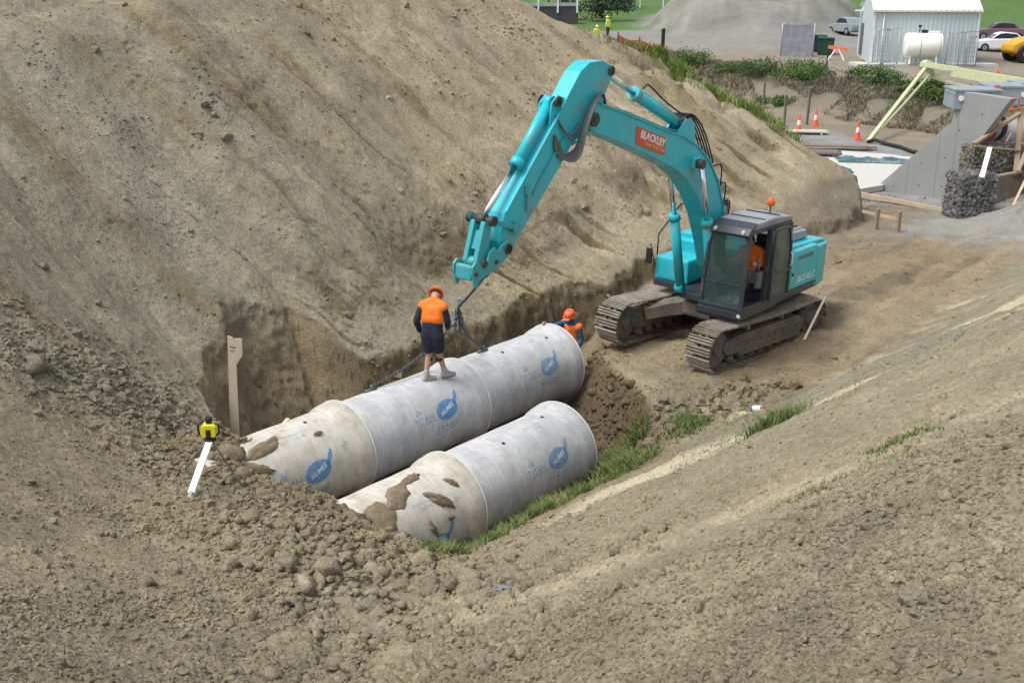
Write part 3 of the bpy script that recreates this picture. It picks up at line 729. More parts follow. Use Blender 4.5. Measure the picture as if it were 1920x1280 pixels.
# right front box and tank
mb = MB(); mb.box((-.55, -1.36, 1.2), (.40, -.52, 1.74), SW, .05); bx_ = part(mb, 'tool_box', TEAL)
mb = MB(); mb.box((.395, -1.25, 1.28), (.408, -.62, 1.66), SW, .004); mb.build('box_lid', TEAL, bx_)
mb = MB(); mb.box((-1.3, -1.35, 1.2), (-.56, -.5, 2.14), SW, .05); tk = part(mb, 'fuel_tank_housing', TEAL)
mb = MB()
for k in range(5): mb.box((-.555, -1.2, 1.8+k*.05), (-.545, -.85, 1.815+k*.05), SW)
mb.build('tank_decal', WHITE, tk)
mb = MB()
for (p, q) in (((.38, -1.34, 1.74), (.38, -1.34, 2.2)), ((.38, -1.34, 2.2), (-.45, -1.34, 2.75)), ((-.45, -1.34, 2.75), (-1.2, -1.34, 2.8)), ((-1.2, -1.34, 2.8), (-1.2, -1.34, 2.1))): mb.cyl(p, q, .017, n=8, M=SW)
part(mb, 'grab_rail', BLACK)
mb = MB()
mb.cyl((.42, -1.36, 1.5), (.55, -1.42, 2.0), .013, n=6, M=SW); mb.box((.53, -1.52, 1.55), (.57, -1.36, 1.9), SW, .02)
part(mb, 'right_mirror', BLACK)

# --- cab
mb = MB()
def post(p, q, w=.075, w2=None): mb.bar(p, q, w, w2, M=SW, bev=.014)
CX0, CX1, CY0, CY1 = -.52, 1.47, .44, 1.34; ZB, ZT = 1.2, 2.78
fr_bot, fr_top = CX1, 1.30
post((CX1, CY0, ZB), (1.42, CY0, 1.9)); post((1.42, CY0, 1.88), (fr_top, CY0+.02, ZT))
post((CX1, CY1, ZB), (1.42, CY1, 1.9)); post((1.42, CY1, 1.88), (fr_top, CY1-.03, ZT))
post((.47, CY1, ZB), (.44, CY1-.02, ZT), .11, .07)
post((CX0, CY1, ZB), (CX0, CY1-.03, ZT), .09); post((CX0, CY0, ZB), (CX0, CY0, ZT), .09)
for y in (CY0, CY1-.03): post((CX0, y, ZT), (fr_top, y, ZT), .07)
post((fr_top, CY0, ZT), (fr_top, CY1-.03, ZT), .08); post((CX0, CY0, ZT), (CX0, CY1-.03, ZT), .08)
post((CX1, CY0, ZB+.04), (CX1, CY1, ZB+.04), .08); post((CX0, CY1, ZB+.04), (CX1, CY1, ZB+.04), .07)
post((1.44, CY0, 1.72), (1.44, CY1, 1.72), .03)
mb.box((CX0-.02, CY0-.01, 1.2), (.42, CY1-.02, 1.5), SW, .02)          # lower rear quarter
mb.box((CX0-.03, CY0, 1.5), (CX0+.02, CY1-.04, 2.05), SW)
mb.box((CX0, CY0-.02, 1.2), (CX1-.02, CY0+.02, 1.55), SW)
cab = part(mb, 'cab', DARK)
mb = MB()
mb.prism([(CX0-.06, ZT+.03), (CX0-.05, ZT+.13), (.2, ZT+.20), (1.0, ZT+.17), (1.28, ZT+.10), (1.40, ZT-.02), (1.33, ZT-.04), (1.2, ZT+.03)], CY0-.01, CY1-.01, SW, .035)
roof = mb.build('cab_roof', GREYTOP, cab)
mb = MB(); mb.prism([(1.02, ZT+.175), (1.30, ZT+.10), (1.425, ZT-.03), (1.36, ZT-.09), (1.30, ZT-.02)], CY0-.02, CY1, SW, .012)
mb.build('roof_visor', DARK, roof)
mb = MB()
for x in (.62, -.05): mb.box((x, CY0+.05, ZT+.165), (x+.02, CY1-.07, ZT+.205), SW)
mb.build('roof_seam', DARK, roof)
for y in (.58, 1.2): mb = MB(); mb.cyl((1.37, y, ZT+.03), (1.42, y, ZT+.02), .035, n=10, M=SW); mb.build('work_light', WHITE, roof)
mb = MB(); mb.cyl((-.22, .95, ZT+.16), (-.22, .95, ZT+.33), .014, n=8, M=SW); bc = mb.build('beacon_pole', BLACK, roof)
mb = MB(); mb.lathe([(.05, ZT+.32), (.085, ZT+.33), (.08, ZT+.40), (.06, ZT+.47), (.02, ZT+.495)], SW @ T(-.22, .95, 0), 16)
mb.build('amber_beacon', mat('amber_lens', (.75, .12, .01), .25), bc)
# glass
def pane(name, q, parent, m=GLASS):
    mb = MB(); V_ = [Vector(v) for v in q]; nn = (V_[1]-V_[0]).cross(V_[2]-V_[0]).normalized()*.003
    mb.add([v-nn for v in V_]+[v+nn for v in V_], [(0, 1, 2, 3), (7, 6, 5, 4), (0, 4, 5, 1), (1, 5, 6, 2), (2, 6, 7, 3), (3, 7, 4, 0)], SW); return mb.build(name, m, parent)
pane('windscreen', [(1.435, CY0+.03, 1.74), (1.435, CY1-.03, 1.74), (1.31, CY1-.06, ZT-.02), (1.31, CY0+.05, ZT-.02)], cab)
pane('lower_windscreen', [(1.465, CY0+.03, 1.26), (1.465, CY1-.03, 1.26), (1.44, CY1-.03, 1.70), (1.44, CY0+.03, 1.70)], cab)
pane('rear_side_window', [(CX0+.03, CY1-.01, 1.52), (.42, CY1-.01, 1.52), (.40, CY1-.03, ZT-.03), (CX0+.03, CY1-.03, ZT-.03)], cab)
pane('right_side_window', [(CX0+.03, CY0, 1.56), (1.41, CY0, 1.56), (1.29, CY0+.01, ZT-.03), (CX0+.03, CY0+.01, ZT-.03)], cab)
pane('rear_window', [(CX0, CY0+.04, 2.06), (CX0, CY1-.06, 2.06), (CX0, CY1-.06, ZT-.03), (CX0, CY0+.04, ZT-.03)], cab)
# door, swung open against the side of the machine
mb = MB(); DY = 1.46; DX = .90
for p, q in (((-.46, DY, 1.26), (-.46, DY, 2.76)), ((-1.22, DY+.02, 1.26), (-1.18, DY+.02, 2.35)), ((-1.18, DY+.02, 2.34), (-1.02, DY+.02, 2.76)), ((-1.03, DY+.02, 2.76), (-.46, DY, 2.76)), ((-1.22, DY+.02, 1.28), (-.46, DY, 1.28)), ((-1.2, DY+.02, 1.82), (-.46, DY, 1.82))):
    mb.bar((p[0]+DX, p[1], p[2]), (q[0]+DX, q[1], q[2]), .055, .05, M=SW, bev=.01)

dr2 = mb.build('cab_door', DARK, cab)
pane('door_glass', [(-.48+DX, DY+.01, 1.3), (-1.19+DX, DY+.02, 1.3), (-1.06+DX, DY+.02, 2.73), (-.48+DX, DY+.01, 2.73)], dr2)
mb = MB(); mb.tube([(-1.15+DX, DY+.05, 1.9), (-1.15+DX, DY+.1, 1.95), (-1.15+DX, DY+.1, 2.15), (-1.15+DX, DY+.05, 2.2)], .012, M=SW); mb.build('door_handle', WHITE, dr2)
# inside: seat, consoles, levers
mb = MB(); mb.box((-.05, .68, 1.5), (.45, 1.12, 1.66), SW, .05); mb.box((-.22, .68, 1.6), (-.06, 1.12, 2.3), SW, .05); mb.box((-.2, .75, 2.3), (-.1, 1.05, 2.5), SW, .04)
mb.box((-.1, .7, 1.2), (.4, 1.1, 1.5), SW)
mb.build('driver_seat', mat('seat_cloth', (.05, .05, .055), .9), cab)
for y in (.56, 1.22):
    mb = MB(); mb.box((.1, y-.07, 1.5), (.62, y+.07, 1.86), SW, .04); mb.cyl((.58, y, 1.85), (.62, y, 2.08), .02, M=SW, n=8); mb.cyl((.615, y, 2.05), (.63, y, 2.15), .035, M=SW, n=8)
    mb.build('control_console', mat('console_grey', (.16, .17, .17), .6), cab)
mb = MB()
for y in (.8, 1.0): mb.cyl((1.1, y, 1.2), (1.0, y, 1.75), .02, M=SW, n=8); mb.box((.98, y-.05, 1.22), (1.2, y+.05, 1.26), SW)
mb.build('travel_lever', BLACK, cab)
mb = MB(); mb.box((1.15, .5, 1.7), (1.25, .68, 1.95), SW, .02); mb.build('monitor', mat('console_grey', (.16, .17, .17)), cab)
mb = MB(); mb.tube([(1.38, 1.38, 1.6), (1.5, 1.5, 1.8), (1.5, 1.5, 2.1)], .012, M=SW, n=6); mb.box((1.47, 1.44, 1.85), (1.5, 1.6, 2.15), SW, .015); mb.build('left_mirror', BLACK, cab)

# --- boom
def bx_prism(prof, hy, yc=0., bev=.015): mb = MB(); mb.prism(prof, yc-hy, yc+hy, SW, bev); return mb
boom_prof = [(5.36, 5.42), (5.20, 5.43), (4.2, 5.16), (2.95, 4.80), (2.35, 4.66), (1.75, 4.42), (1.2, 4.05), (.8, 3.62), (.5, 3.1), (.22, 2.3), (.05, 1.75), (.12, 1.55), (.38, 1.5), (.58, 1.75), (.86, 2.35), (1.2, 2.95), (1.6, 3.42), (2.05, 3.80), (2.6, 4.08), (3.5, 4.40), (4.5, 4.73), (5.25, 4.94), (5.45, 5.02), (5.52, 5.2)]
mb = bx_prism(boom_prof, .21)
boom = part(mb, 'boom', TEAL)
mb = MB()   # flange edges proud of the box section
top = boom_prof[1:10]
for (a, b) in zip(top, top[1:]):
    for y in (-.222, .222): mb.bar((a[0], y, a[1]+.005), (b[0], y, b[1]+.005), .03, .03, M=SW)
mb.box((1.72, -.3, 3.98), (1.98, .3, 4.24), SW, .05)
mb.build('boom_flange', TEAL, boom)
mb = MB()
for y0, y1 in ((-.40, -.30), (.30, .40), (-.24, -.21), (.21, .24)): mb.cyl((1.85, y0, 4.1), (1.85, y1, 4.1), .09, M=SW)
mb.cyl((1.85, -.43, 4.1), (1.85, .43, 4.1), .05, M=SW); mb.build('boom_pin', PIN, boom); mb = MB(); mb.cyl((.28, -.34, 1.72), (.28, .34, 1.72), .11, M=SW); mb.build('boom_pin', PIN, boom); mb = MB()
mb.cyl((5.38, -.27, 5.18), (5.38, .27, 5.18), .12, M=SW); mb.cyl((5.38, -.3, 5.18), (5.38, .3, 5.18), .06, M=SW)
mb.build('boom_pin', PIN, boom)
mb = MB(); mb.prism([(2.5, 4.68), (2.2, 4.95), (2.0, 4.97), (1.85, 4.85), (1.75, 4.43)], -.16, -.12, SW); mb.prism([(2.5, 4.68), (2.2, 4.95), (2.0, 4.97), (1.85, 4.85), (1.75, 4.43)], .12, .16, SW)
mb.build('cylinder_bracket', TEAL, boom)
mb = MB(); mb.box((3.98, .213, 4.72), (2.93, .219, 4.45), SW)   # replaced below by a sheared sign
mb.b.clear()
sx0, sx1 = 4.02, 2.98; zt = lambda x, o: 4.80+(x-2.95)*.288-o
mb.add([(sx0, .214, zt(sx0, .13)), (sx1, .214, zt(sx1, .13)), (sx1, .214, zt(sx1, .46)), (sx0, .214, zt(sx0, .46)), (sx0, .219, zt(sx0, .13)), (sx1, .219, zt(sx1, .13)), (sx1, .219, zt(sx1, .46)), (sx0, .219, zt(sx0, .46))],
       [(3, 2, 1, 0), (4, 5, 6, 7), (0, 1, 5, 4), (1, 2, 6, 5), (2, 3, 7, 6), (3, 0, 4, 7)], SW)
sg = mb.build('boom_sign', SIGNRED, boom)
an = math.atan(.288)
def side_M(x, o, y=.2192): return SW @ T(x, y, zt(x, o)) @ RY(-an) @ LSIDE
flat_text('sign_word', 'BLACKLEY', .19, side_M(3.43, .245), WHITE, sg, bold=.009, thick=.002)
flat_text('sign_subtitle', 'CONSTRUCTION', .095, side_M(3.36, .385), mat('sign_pale_red', (.85, .42, .3), .5), sg, bold=.002, thick=.002)
# hydraulic lines along the top of the boom
mb = MB()
for k, y in enumerate((-.1, -.03, .04, .11)):
    P = [(5.3, y, 5.47), (4.2, y, 5.22), (2.98, y, 4.87), (2.35, y, 4.73), (1.75, y, 4.5), (1.2, y, 4.13), (.75, y, 3.68), (.4, y, 3.1), (.12, y, 2.3), (-.1, y, 1.8)]
    mb.tube(P, .018, 6, SW)
mb.build('boom_pipework', TEAL_W, boom)
mb = MB(); rr_ = random.Random(5)
for k in range(5):
    y = -.12+.06*k
    mb.hose([(2.35+rr_.uniform(-.1, .1), y, 4.9), (2.0, y, 5.05), (1.6, y+.02, 4.85), (1.2, y, 4.45), (.9, y, 4.0)][:5], .017, 6, SW)
for k in range(3): mb.hose([(.95-.25*k, .15, 3.95-.4*k), (.8-.25*k, .26, 3.95-.4*k), (.65-.22*k, .2, 3.5-.4*k)], .015, 6, SW)
mb.build('boom_hose', BLACK, boom)
def cylinder(name, base, gland, end, rb, rr, parent, yc=0., eye=.1):
    mb = MB(); b, g, e = [Vector((p[0], yc, p[1])) for p in (base, gland, end)]; u = (g-b).normalized()
    mb.cyl(b, g, rb, n=20, M=SW); mb.cyl(g-u*.13, g+u*.01, rb*1.22, n=20, M=SW); mb.cyl(b-Vector((0, rb*.9, 0)), b+Vector((0, rb*.9, 0)), rb*1.15, M=SW)
    mb.tube([b+u*.3+Vector((0, 0, rb*1.2)), g-u*.3+Vector((0, 0, rb*1.25))], .018, 6, SW)
    c = mb.build(name, TEAL, parent)
    mb = MB(); mb.cyl(g, e, rr, n=16, M=SW); mb.build('piston_rod', CHROME, c)
    mb = MB(); mb.cyl(e-Vector((0, eye, 0)), e+Vector((0, eye, 0)), rr*1.7, M=SW); mb.build('rod_eye', PIN, c)
    return c
cylinder('arm_cylinder', (2.15, 4.84), (3.87, 5.53), (4.88, 5.96), .105, .058, boom)
mb = MB(); mb.hose([(3.7, .09, 5.6), (3.55, .12, 5.66), (3.0, .1, 5.38), (2.3, .09, 5.08), (1.9, .08, 4.95)], .016, 6, SW); mb.build('cylinder_hose', BLACK, boom)
ROD_D = mat('rod_shaded', (.35, .28, .24), .35, metal=.6)
for y in (.38, -.38): cylinder('boom_cylinder', (.92, 1.28), (1.42, 2.93), (1.85, 4.1), .1, .055, EX, y, .06)

# --- arm
arm_prof = [(5.12, 6.14), (5.5, 6.12), (5.75, 5.98), (6.22, 5.42), (7.6, 3.86), (7.74, 3.42), (7.70, 3.22), (7.56, 3.12), (7.40, 3.20), (7.22, 3.42), (6.9, 3.74), (6.26, 4.38), (5.9, 4.78), (5.55, 4.98), (5.30, 5.0), (5.14, 5.15), (4.98, 5.6), (4.78, 5.9), (4.82, 6.05), (4.95, 6.08)]
mb = bx_prism(arm_prof, .165); arm = part(mb, 'arm', TEAL)
mb = MB()
for q in ([(6.05, 5.55), (6.3, 5.62), (6.45, 5.5), (6.5, 5.05)],):
    for y in (-.13, .10): mb.prism(q, y, y+.03, SW)
for y in (-.175, .175):
    mb.bar((6.22, y, 5.40), (7.58, y, 3.87), .028, .03, M=SW); mb.bar((5.3, y, 5.0), (5.9, y, 4.79), .025, .03, M=SW)
mb.build('arm_bracket', TEAL, arm)
mb = MB(); mb.box((7.0, .166, 4.1), (7.12, .2, 4.24), SW); mb.tube([(6.15, .19, 4.95), (6.6, .19, 4.45), (7.05, .19, 3.95)], .014, 6, SW); mb.box((6.98, .166, 3.82), (7.08, .215, 4.15), SW, .01)
mb.build('arm_pipework', TEAL_W, arm)
for c_ in ((6.33, 5.52, .19), (7.38, 3.60, .24), (7.56, 3.28, .25), (4.87, 5.96, .2)):
    mb = MB(); mb.cyl((c_[0], -c_[2], c_[1]), (c_[0], c_[2], c_[1]), .06, M=SW)
    for s_ in (-1, 1): mb.cyl((c_[0], s_*c_[2]*.86, c_[1]), (c_[0], s_*c_[2], c_[1]), .085, M=SW)
    mb.build('arm_pin', PIN, arm)
cylinder('bucket_cylinder', (6.35, 5.50), (7.18, 4.54), (7.97, 3.79), .092, .05, arm)
# hose bundle looping from boom tip to arm
mb = MB()
for k in range(6):
    y = .05+.035*k; o = .04*k
    mb.hose([(4.9, y*.6, 5.38), (5.15, y, 5.52+o*.4), (5.42+o*.3, y+.1, 5.42+o*.3), (5.66+o*.5, y+.14, 5.05), (5.82+o*.4, y+.13, 4.72-o*.4), (6.05+o*.2, y+.08, 4.65-o*.5), (6.3, .2, 4.85-o), (6.42, .19, 5.0-o)], .017, 7, SW)
for k in range(2): mb.hose([(6.35, .14, 5.3), (6.2, .2+.03*k, 5.05), (5.95, .22, 4.98-.1*k), (5.75, .2, 5.15)], .015, 6, SW)
mb.build('arm_hose', mat('hose_grey', (.12, .125, .13), .45), arm)
# linkage
J = (7.97, 3.79)
for y in (.215, -.215):
    mb = MB(); mb.bar((J[0], y, J[1]), (7.38, y, 3.60), .035, .085, M=SW, bev=.01); mb.cyl((J[0], y-.03, J[1]), (J[0], y+.03, J[1]), .075, M=SW); mb.cyl((7.38, y-.035, 3.6), (7.38, y+.035, 3.6), .085, M=SW); mb.build('guide_link', TEAL_W, arm)
mb = MB(); mb.cyl((J[0], -.27, J[1]), (J[0], .27, J[1]), .05, M=SW)
for y in (-.27, .2): mb.cyl((J[0], y, J[1]), (J[0], y+.07, J[1]), .085, M=SW)
mb.build('link_pin', PIN, arm)
mb = MB(); mb.prism([(7.88, 3.74), (8.06, 3.78), (8.24, 3.16), (8.20, 3.06), (8.06, 3.06), (7.98, 3.16)], -.15, -.06, SW, .015); mb.prism([(7.88, 3.74), (8.06, 3.78), (8.24, 3.16), (8.20, 3.06), (8.06, 3.06), (7.98, 3.16)], .06, .15, SW, .015)
mb.prism([(7.97, 3.62), (8.04, 3.62), (8.14, 3.34), (8.07, 3.33)], -.07, .07, SW); mb.cyl((8.14, -.16, 3.13), (8.14, .16, 3.13), .09, M=SW)
mb.build('h_link', TEAL_W, arm)
# quick hitch
hp = [(7.46, 3.38), (7.58, 3.42), (7.70, 3.37), (7.80, 3.28), (7.88, 3.36), (8.0, 3.30), (8.06, 3.16), (8.16, 3.10), (8.24, 3.16), (8.33, 3.19), (8.41, 3.12), (8.41, 3.0), (8.38, 2.92), (8.36, 2.79), (8.29, 2.77), (8.24, 2.88), (8.10, 2.92), (7.90, 2.98), (7.66, 3.10), (7.48, 3.20)]
mb = MB(); mb.prism(hp, -.205, -.165, SW, .008); mb.prism(hp, .185, .225, SW, .008)
mb.box((8.28, -.17, 2.88), (8.39, .17, 3.12), SW, .03); mb.box((7.75, -.2, 3.0), (8.1, .2, 3.07), SW, .02)
hit = part(mb, 'quick_hitch', TEAL_W, arm)
mb = MB()
for (x, z, r) in ((7.56, 3.30, .07), (8.14, 3.13, .06), (8.33, 3.0, .035), (7.85, 3.12, .035)): mb.cyl((x, -.25, z), (x, .25, z), r, M=SW)
mb.build('hitch_pin', PIN, hit)
mb = MB(); mb.tube([(7.82+.065*math.cos(a), 0, 2.90+.075*math.sin(a)) for a in np.linspace(PI*.55, PI*2.3, 12)], .018, 7, SW); mb.build('lifting_hook', PIN, hit)
# ------------------------------------------------------------------ loose soil: clods and crumbs
SOIL = bpy.data.materials['soil']
def ico(sub):
    b = bmesh.new(); bmesh.ops.create_icosphere(b, subdivisions=sub, radius=1); V = np.array([v.co[:] for v in b.verts]); Fc = np.array([[v.index for v in f.verts] for f in b.faces]); b.free(); return V, Fc
def lump_protos(sub, k, rough_, seed):
    V, Fc = ico(sub); out = []; r = np.random.default_rng(seed)
    for i in range(k):
        o = r.uniform(0, 50, 3)
        n = fbm(V[:, 0]*1.3+o[0]+V[:, 2], V[:, 1]*1.3+o[1]-V[:, 2]*.7, 3, 200+i)
        out.append(V*(1+rough_*n)[:, None]*r.uniform(.7, 1.15, 3)+r.normal(0, .085, V.shape))
    return out, Fc
def set_tone(o, cols):
    at = o.data.color_attributes.new('tone', 'FLOAT_COLOR', 'POINT')
    at.data.foreach_set('color', np.concatenate([cols, np.ones((len(cols), 1))], 1).astype(np.float32).ravel())
def clod_mesh(name, x, y, r, sub, k, rough_, seed, smooth, sink=.35, bright=.12):
    protos, Fc = lump_protos(sub, k, rough_, seed); g = np.random.default_rng(seed+1)
    z = TZ(x, y); n = len(x); nv = len(protos[0]); pick = g.integers(0, k, n); P = np.stack(protos)[pick]
    a = g.uniform(0, 2*PI, n); t = g.uniform(-.5, .5, n); ca, sa, ct, st = np.cos(a), np.sin(a), np.cos(t), np.sin(t)
    X, Y, Z = P[..., 0], P[..., 1], P[..., 2]*g.uniform(.65, 1.0, n)[:, None]
    Y, Z = Y*ct[:, None]-Z*st[:, None], Y*st[:, None]+Z*ct[:, None]
    X, Y = X*ca[:, None]-Y*sa[:, None], X*sa[:, None]+Y*ca[:, None]
    V = np.stack([X*r[:, None]+x[:, None], Y*r[:, None]+y[:, None], Z*r[:, None]+(z+r*(.5-sink))[:, None]], -1)
    Fa = (Fc[None]+(np.arange(n)*nv)[:, None, None]).reshape(-1, 3)
    o = np_obj(name, V.reshape(-1, 3), Fa, SOIL, smooth, k=3)
    c = tone(x, y, z, np.full(n, .5))*(1+g.normal(0, bright, n))[:, None]
    c = np.repeat(np.clip(c, .03, 1), nv, 0); set_tone(o, c); return o
def sample_ground(n, r0, r1, a0, a1, g):
    a = np.radians(g.uniform(a0, a1, n)); r = np.exp(g.uniform(math.log(r0), math.log(r1), n)); return r*np.sin(a), r*np.cos(a), r
def in_pipes(x, y):
    d, s = ds(x, y); return ((np.abs(d) < .9) & (s > -7.35) & (s < .15)) | ((np.abs(d+2.33) < .9) & (s > -7.25) & (s < -2.6))
g = np.random.default_rng(3)
x, y, r = sample_ground(230000, 3.6, 44, -31, 31, g)
d, s = ds(x, y); q = rough(x, y)
onbank = (d > 1.5); pad = (s > 0) & (d > -5.2) & (d < 1.3)
pat = ss(-.2, .3, fbm(x*.9, y*.9, 4, 301)); rb = ss(-4.6, -5.6, d)
dens = .14+.5*pat+.5*q; dens = np.where(rb > .5, .22+.7*ss(-.1, .3, fbm(d*1.1, s*.3, 4, 303))*ss(-2, -6, s), dens); w_, cb, pl_, br_, rbm = right_bank(x, y); dens = dens+.15*ss(9, 6, r)*(.3+.7*pat); dens = dens*(1-rbm*(1-np.maximum(.07, cb*(1-pl_))))
dens = np.where(onbank, .10+.5*ss(.15, .45, fbm(s*.5+3, d*.3, 4, 115))+.8*q, dens); dens = np.where(pad, .05, dens)
ok = (g.random(len(x)) < dens) & ~in_pipes(x, y) & (r < 42); ok &= ~((s > 14) & (d < -.3)); x, y, q, r = x[ok], y[ok], q[ok], r[ok]
px = (1.4+1.1*g.random(len(x))+1.2*g.pareto(2.9, len(x)))*(1+1.2*q+.2*ss(9, 6, r)); px = np.where((r > 14) & (q < .2), px*.72, px); px = px*(1+.5*ss(.1, .4, fbm(x*1.1+7, y*1.1, 3, 309))); sz = np.clip(px, 1.2, 11)*np.hypot(r, 5.5)/2050
tag(clod_mesh('soil_crumbs', x, y, sz, 1, 14, .8, 41, False, sink=.45, bright=.07), kind='stuff')
x, y, r = sample_ground(26000, 5.0, 30, -31, 31, g); d, s = ds(x, y); q = rough(x, y)
ok = (g.random(len(x)) < (q**1.4)*.6+.005*(d < 1.5)+.35*ss(7.5, 5.2, r)*ss(.45, .6, vn(x*.9, y*.9, 307))) & ~in_pipes(x, y) & ~((s > 0) & (d > -5) & (d < 1.3)); x, y, q, r = x[ok], y[ok], q[ok], r[ok]
w_, cb, pl_, br_, rbm = right_bank(x, y); k = g.random(len(x)) > rbm*(1-cb)*ss(4.8, 5.6, r); x, y, q, r = x[k], y[k], q[k], r[k]
px = (5+6*g.random(len(x))+7.0*g.pareto(2.6, len(x)))*(.62+.5*ss(13.6, 11.5, r)); sz = np.clip(px*.86, 4, 26)*np.hypot(r, 5)/2050*(.55+.45*q)
tag(clod_mesh('soil_clods', x, y, sz, 2, 20, .95, 61, True, sink=.30, bright=.07), kind='stuff')
# heaps with a position of their own: the ridge of clods right of the trench
x = g.normal(3.6, .75, 420); y = 18.9+(x-3.6)*.65+g.normal(0, .32, 420)
tag(clod_mesh('clod_ridge', x, y, np.clip(.035+.045*g.pareto(2.6, 420), .03, .17), 2, 8, 1.0, 77, False, sink=.3), kind='stuff')
dd_ = g.uniform(-3.1, -.1, 900); s_ = g.uniform(-1.9, 1.1, 900); x, y = xy(dd_, s_); k = (TZ(x, y) < -.06) & ~in_pipes(x, y); n_ = int(k.sum())
tag(clod_mesh('dug_soil_clods', x[k], y[k], np.clip(.025+.03*g.pareto(2.6, n_), .02, .12), 2, 8, .9, 79, True, sink=.3, bright=.15), kind='stuff')
def boulder(x, y, r, label, seed, flat=.6):
    V, Fc = ico(5); o = seed*3.7
    n1 = fbm(V[:, 0]*1.1+o+V[:, 2]*.8, V[:, 1]*1.1-V[:, 2]*.6+o, 3, seed); n2 = fbm(V[:, 0]*5+V[:, 2]*4, V[:, 1]*5-V[:, 2]*3+o, 4, seed+3)
    n3 = fbm(V[:, 0]*16+V[:, 2]*11, V[:, 1]*16-V[:, 2]*9+o, 4, seed+7); W = V*(1+.65*n1+.28*n2+.09*n3)[:, None]*np.array([1.1, .95, flat])*r
    z = gz(x, y); W = W+np.array([x, y, z+r*.28]); ob = np_obj('soil_boulder', W, Fc, SOIL, True, k=3)
    c = tone(np.full(len(W), x), np.full(len(W), y), W[:, 2], W[:, 2]*0+.5)*1.04; set_tone(ob, c)
    tag(ob, label, 'clod of earth', 'large clods of earth'); return ob
boulder(-2.0, 8.5, .21, 'largest jagged clod of dried earth at lower left of the slope', 3)
boulder(-1.83, 8.1, .16, 'flat pale clod lying just below the largest jagged clod', 5, .5)
boulder(-.75, 7.0, .24, 'broad cracked clod at the bottom edge, right of the jagged one', 8, .5)
boulder(1.78, 4.25, .06, 'lone rounded clod on the right slope near the lower right corner', 12)

# ------------------------------------------------------------------ grass and shrubs
def leaf_mat(name, c0, c1, rough_=.6):
    m, n, b = nodes_of(name); L = n.links; tc = n.nodes.new('ShaderNodeTexCoord'); q = n.nodes.new('ShaderNodeTexNoise'); q.inputs['Scale'].default_value = 2.3; q.inputs['Detail'].default_value = 5
    L.new(tc.outputs['Object'], q.inputs['Vector']); r = n.nodes.new('ShaderNodeValToRGB'); L.new(q.outputs['Fac'], r.inputs[0])
    r.color_ramp.elements[0].position = .35; r.color_ramp.elements[0].color = (*c0, 1); r.color_ramp.elements[1].position = .65; r.color_ramp.elements[1].color = (*c1, 1)
    L.new(r.outputs[0], b.inputs['Base Color']); b.inputs['Roughness'].default_value = rough_; b.inputs['Specular IOR Level'].default_value = .25
    return m
M_GRASS = leaf_mat('grass_blades', (.075, .13, .03), (.18, .23, .07)); M_GRASS_D = leaf_mat('dry_grass', (.15, .17, .05), (.26, .24, .11)); M_GRASS_Y = leaf_mat('crest_grass', (.13, .20, .04), (.26, .33, .09)); M_STRAW = leaf_mat('straw', (.13, .12, .075), (.25, .22, .155)); M_LEAF = leaf_mat('shrub_leaves', (.05, .10, .03), (.12, .19, .05)); M_LEAF_DK = leaf_mat('dark_tree_leaves', (.02, .04, .02), (.045, .07, .03))
def grass(name, x, y, h, m, seed, wdt=.012, lean=.5):
    g = np.random.default_rng(seed); n = len(x); z = TZ(x, y)-.02; h = h*g.uniform(.5, 1.25, n); a = g.uniform(0, 2*PI, n); wd = wdt*g.uniform(.7, 1.4, n)
    ux, uy = np.cos(a), np.sin(a); la = g.uniform(0, 2*PI, n); ll = h*lean*g.uniform(.2, 1.2, n); lx, ly = np.cos(la)*ll, np.sin(la)*ll
    def row(f, wf, zf): return np.stack([x+lx*f-ux*wd*wf, y+ly*f-uy*wd*wf, z+h*zf], -1), np.stack([x+lx*f+ux*wd*wf, y+ly*f+uy*wd*wf, z+h*zf], -1)
    A, B = row(0, 1, 0); C_, D_ = row(.3, .85, .6); E_, F_ = row(1, .15, .95)
    V = np.stack([A, B, C_, D_, E_, F_], 1).reshape(-1, 3); k = np.arange(n)[:, None]*6
    Fa = np.concatenate([k+np.array([0, 1, 3, 2]), k+np.array([2, 3, 5, 4])], 1).reshape(-1, 4)
    return tag(np_obj(name, V, Fa, m, False), kind='stuff')
def along(P, n, spread, g, pw=1.):
    P = np.array(P, float); L = np.r_[0, np.cumsum(np.hypot(*np.diff(P[:, :2], axis=0).T))]; t = g.random(n)**pw*L[-1]
    x = np.interp(t, L, P[:, 0]); y = np.interp(t, L, P[:, 1])
    if P.shape[1] > 2: spread = np.interp(t, L, P[:, 2])
    cx = np.round((x+g.normal(0, 1, n)*0)*3.2)  # clumping
    jx, jy = g.normal(0, 1, n)*spread, g.normal(0, 1, n)*spread; x2, y2 = x+jx, y+jy
    keep = g.random(n) < (.05+1.1*ss(.40, .75, vn(x2*2.6, y2*2.6, 311))); return x2[keep], y2[keep]
g = np.random.default_rng(9)
x, y = along([(-1.12, 13.0, .07), (-.55, 14.1, .12), (.1, 15.35, .14), (.75, 16.2, .17), (1.5, 16.85, .2), (2.2, 17.5, .25), (2.9, 17.6, .2)], 11000, .2, g); k = ~in_pipes(x, y)
grass('grass', x[k], y[k], .17, M_GRASS, 21, .006, 1.0); kk = g.random(len(x)) < .35; kk &= k; grass('dry_grass', x[kk]+.05, y[kk]-.05, .15, M_GRASS_D, 31, .006, 1.3)
x, y = along([(1.9, 17.4, .2), (2.0, 18.3, .28), (2.05, 19.2, .2)], 3800, .2, g); k = ~in_pipes(x, y)
grass('grass', x[k], y[k], .26, M_GRASS, 22, .009, .9); kk = g.random(len(x)) < .4; kk &= k; grass('dry_grass', x[kk]+.05, y[kk]-.05, .24, M_GRASS_D, 32, .008, 1.2)
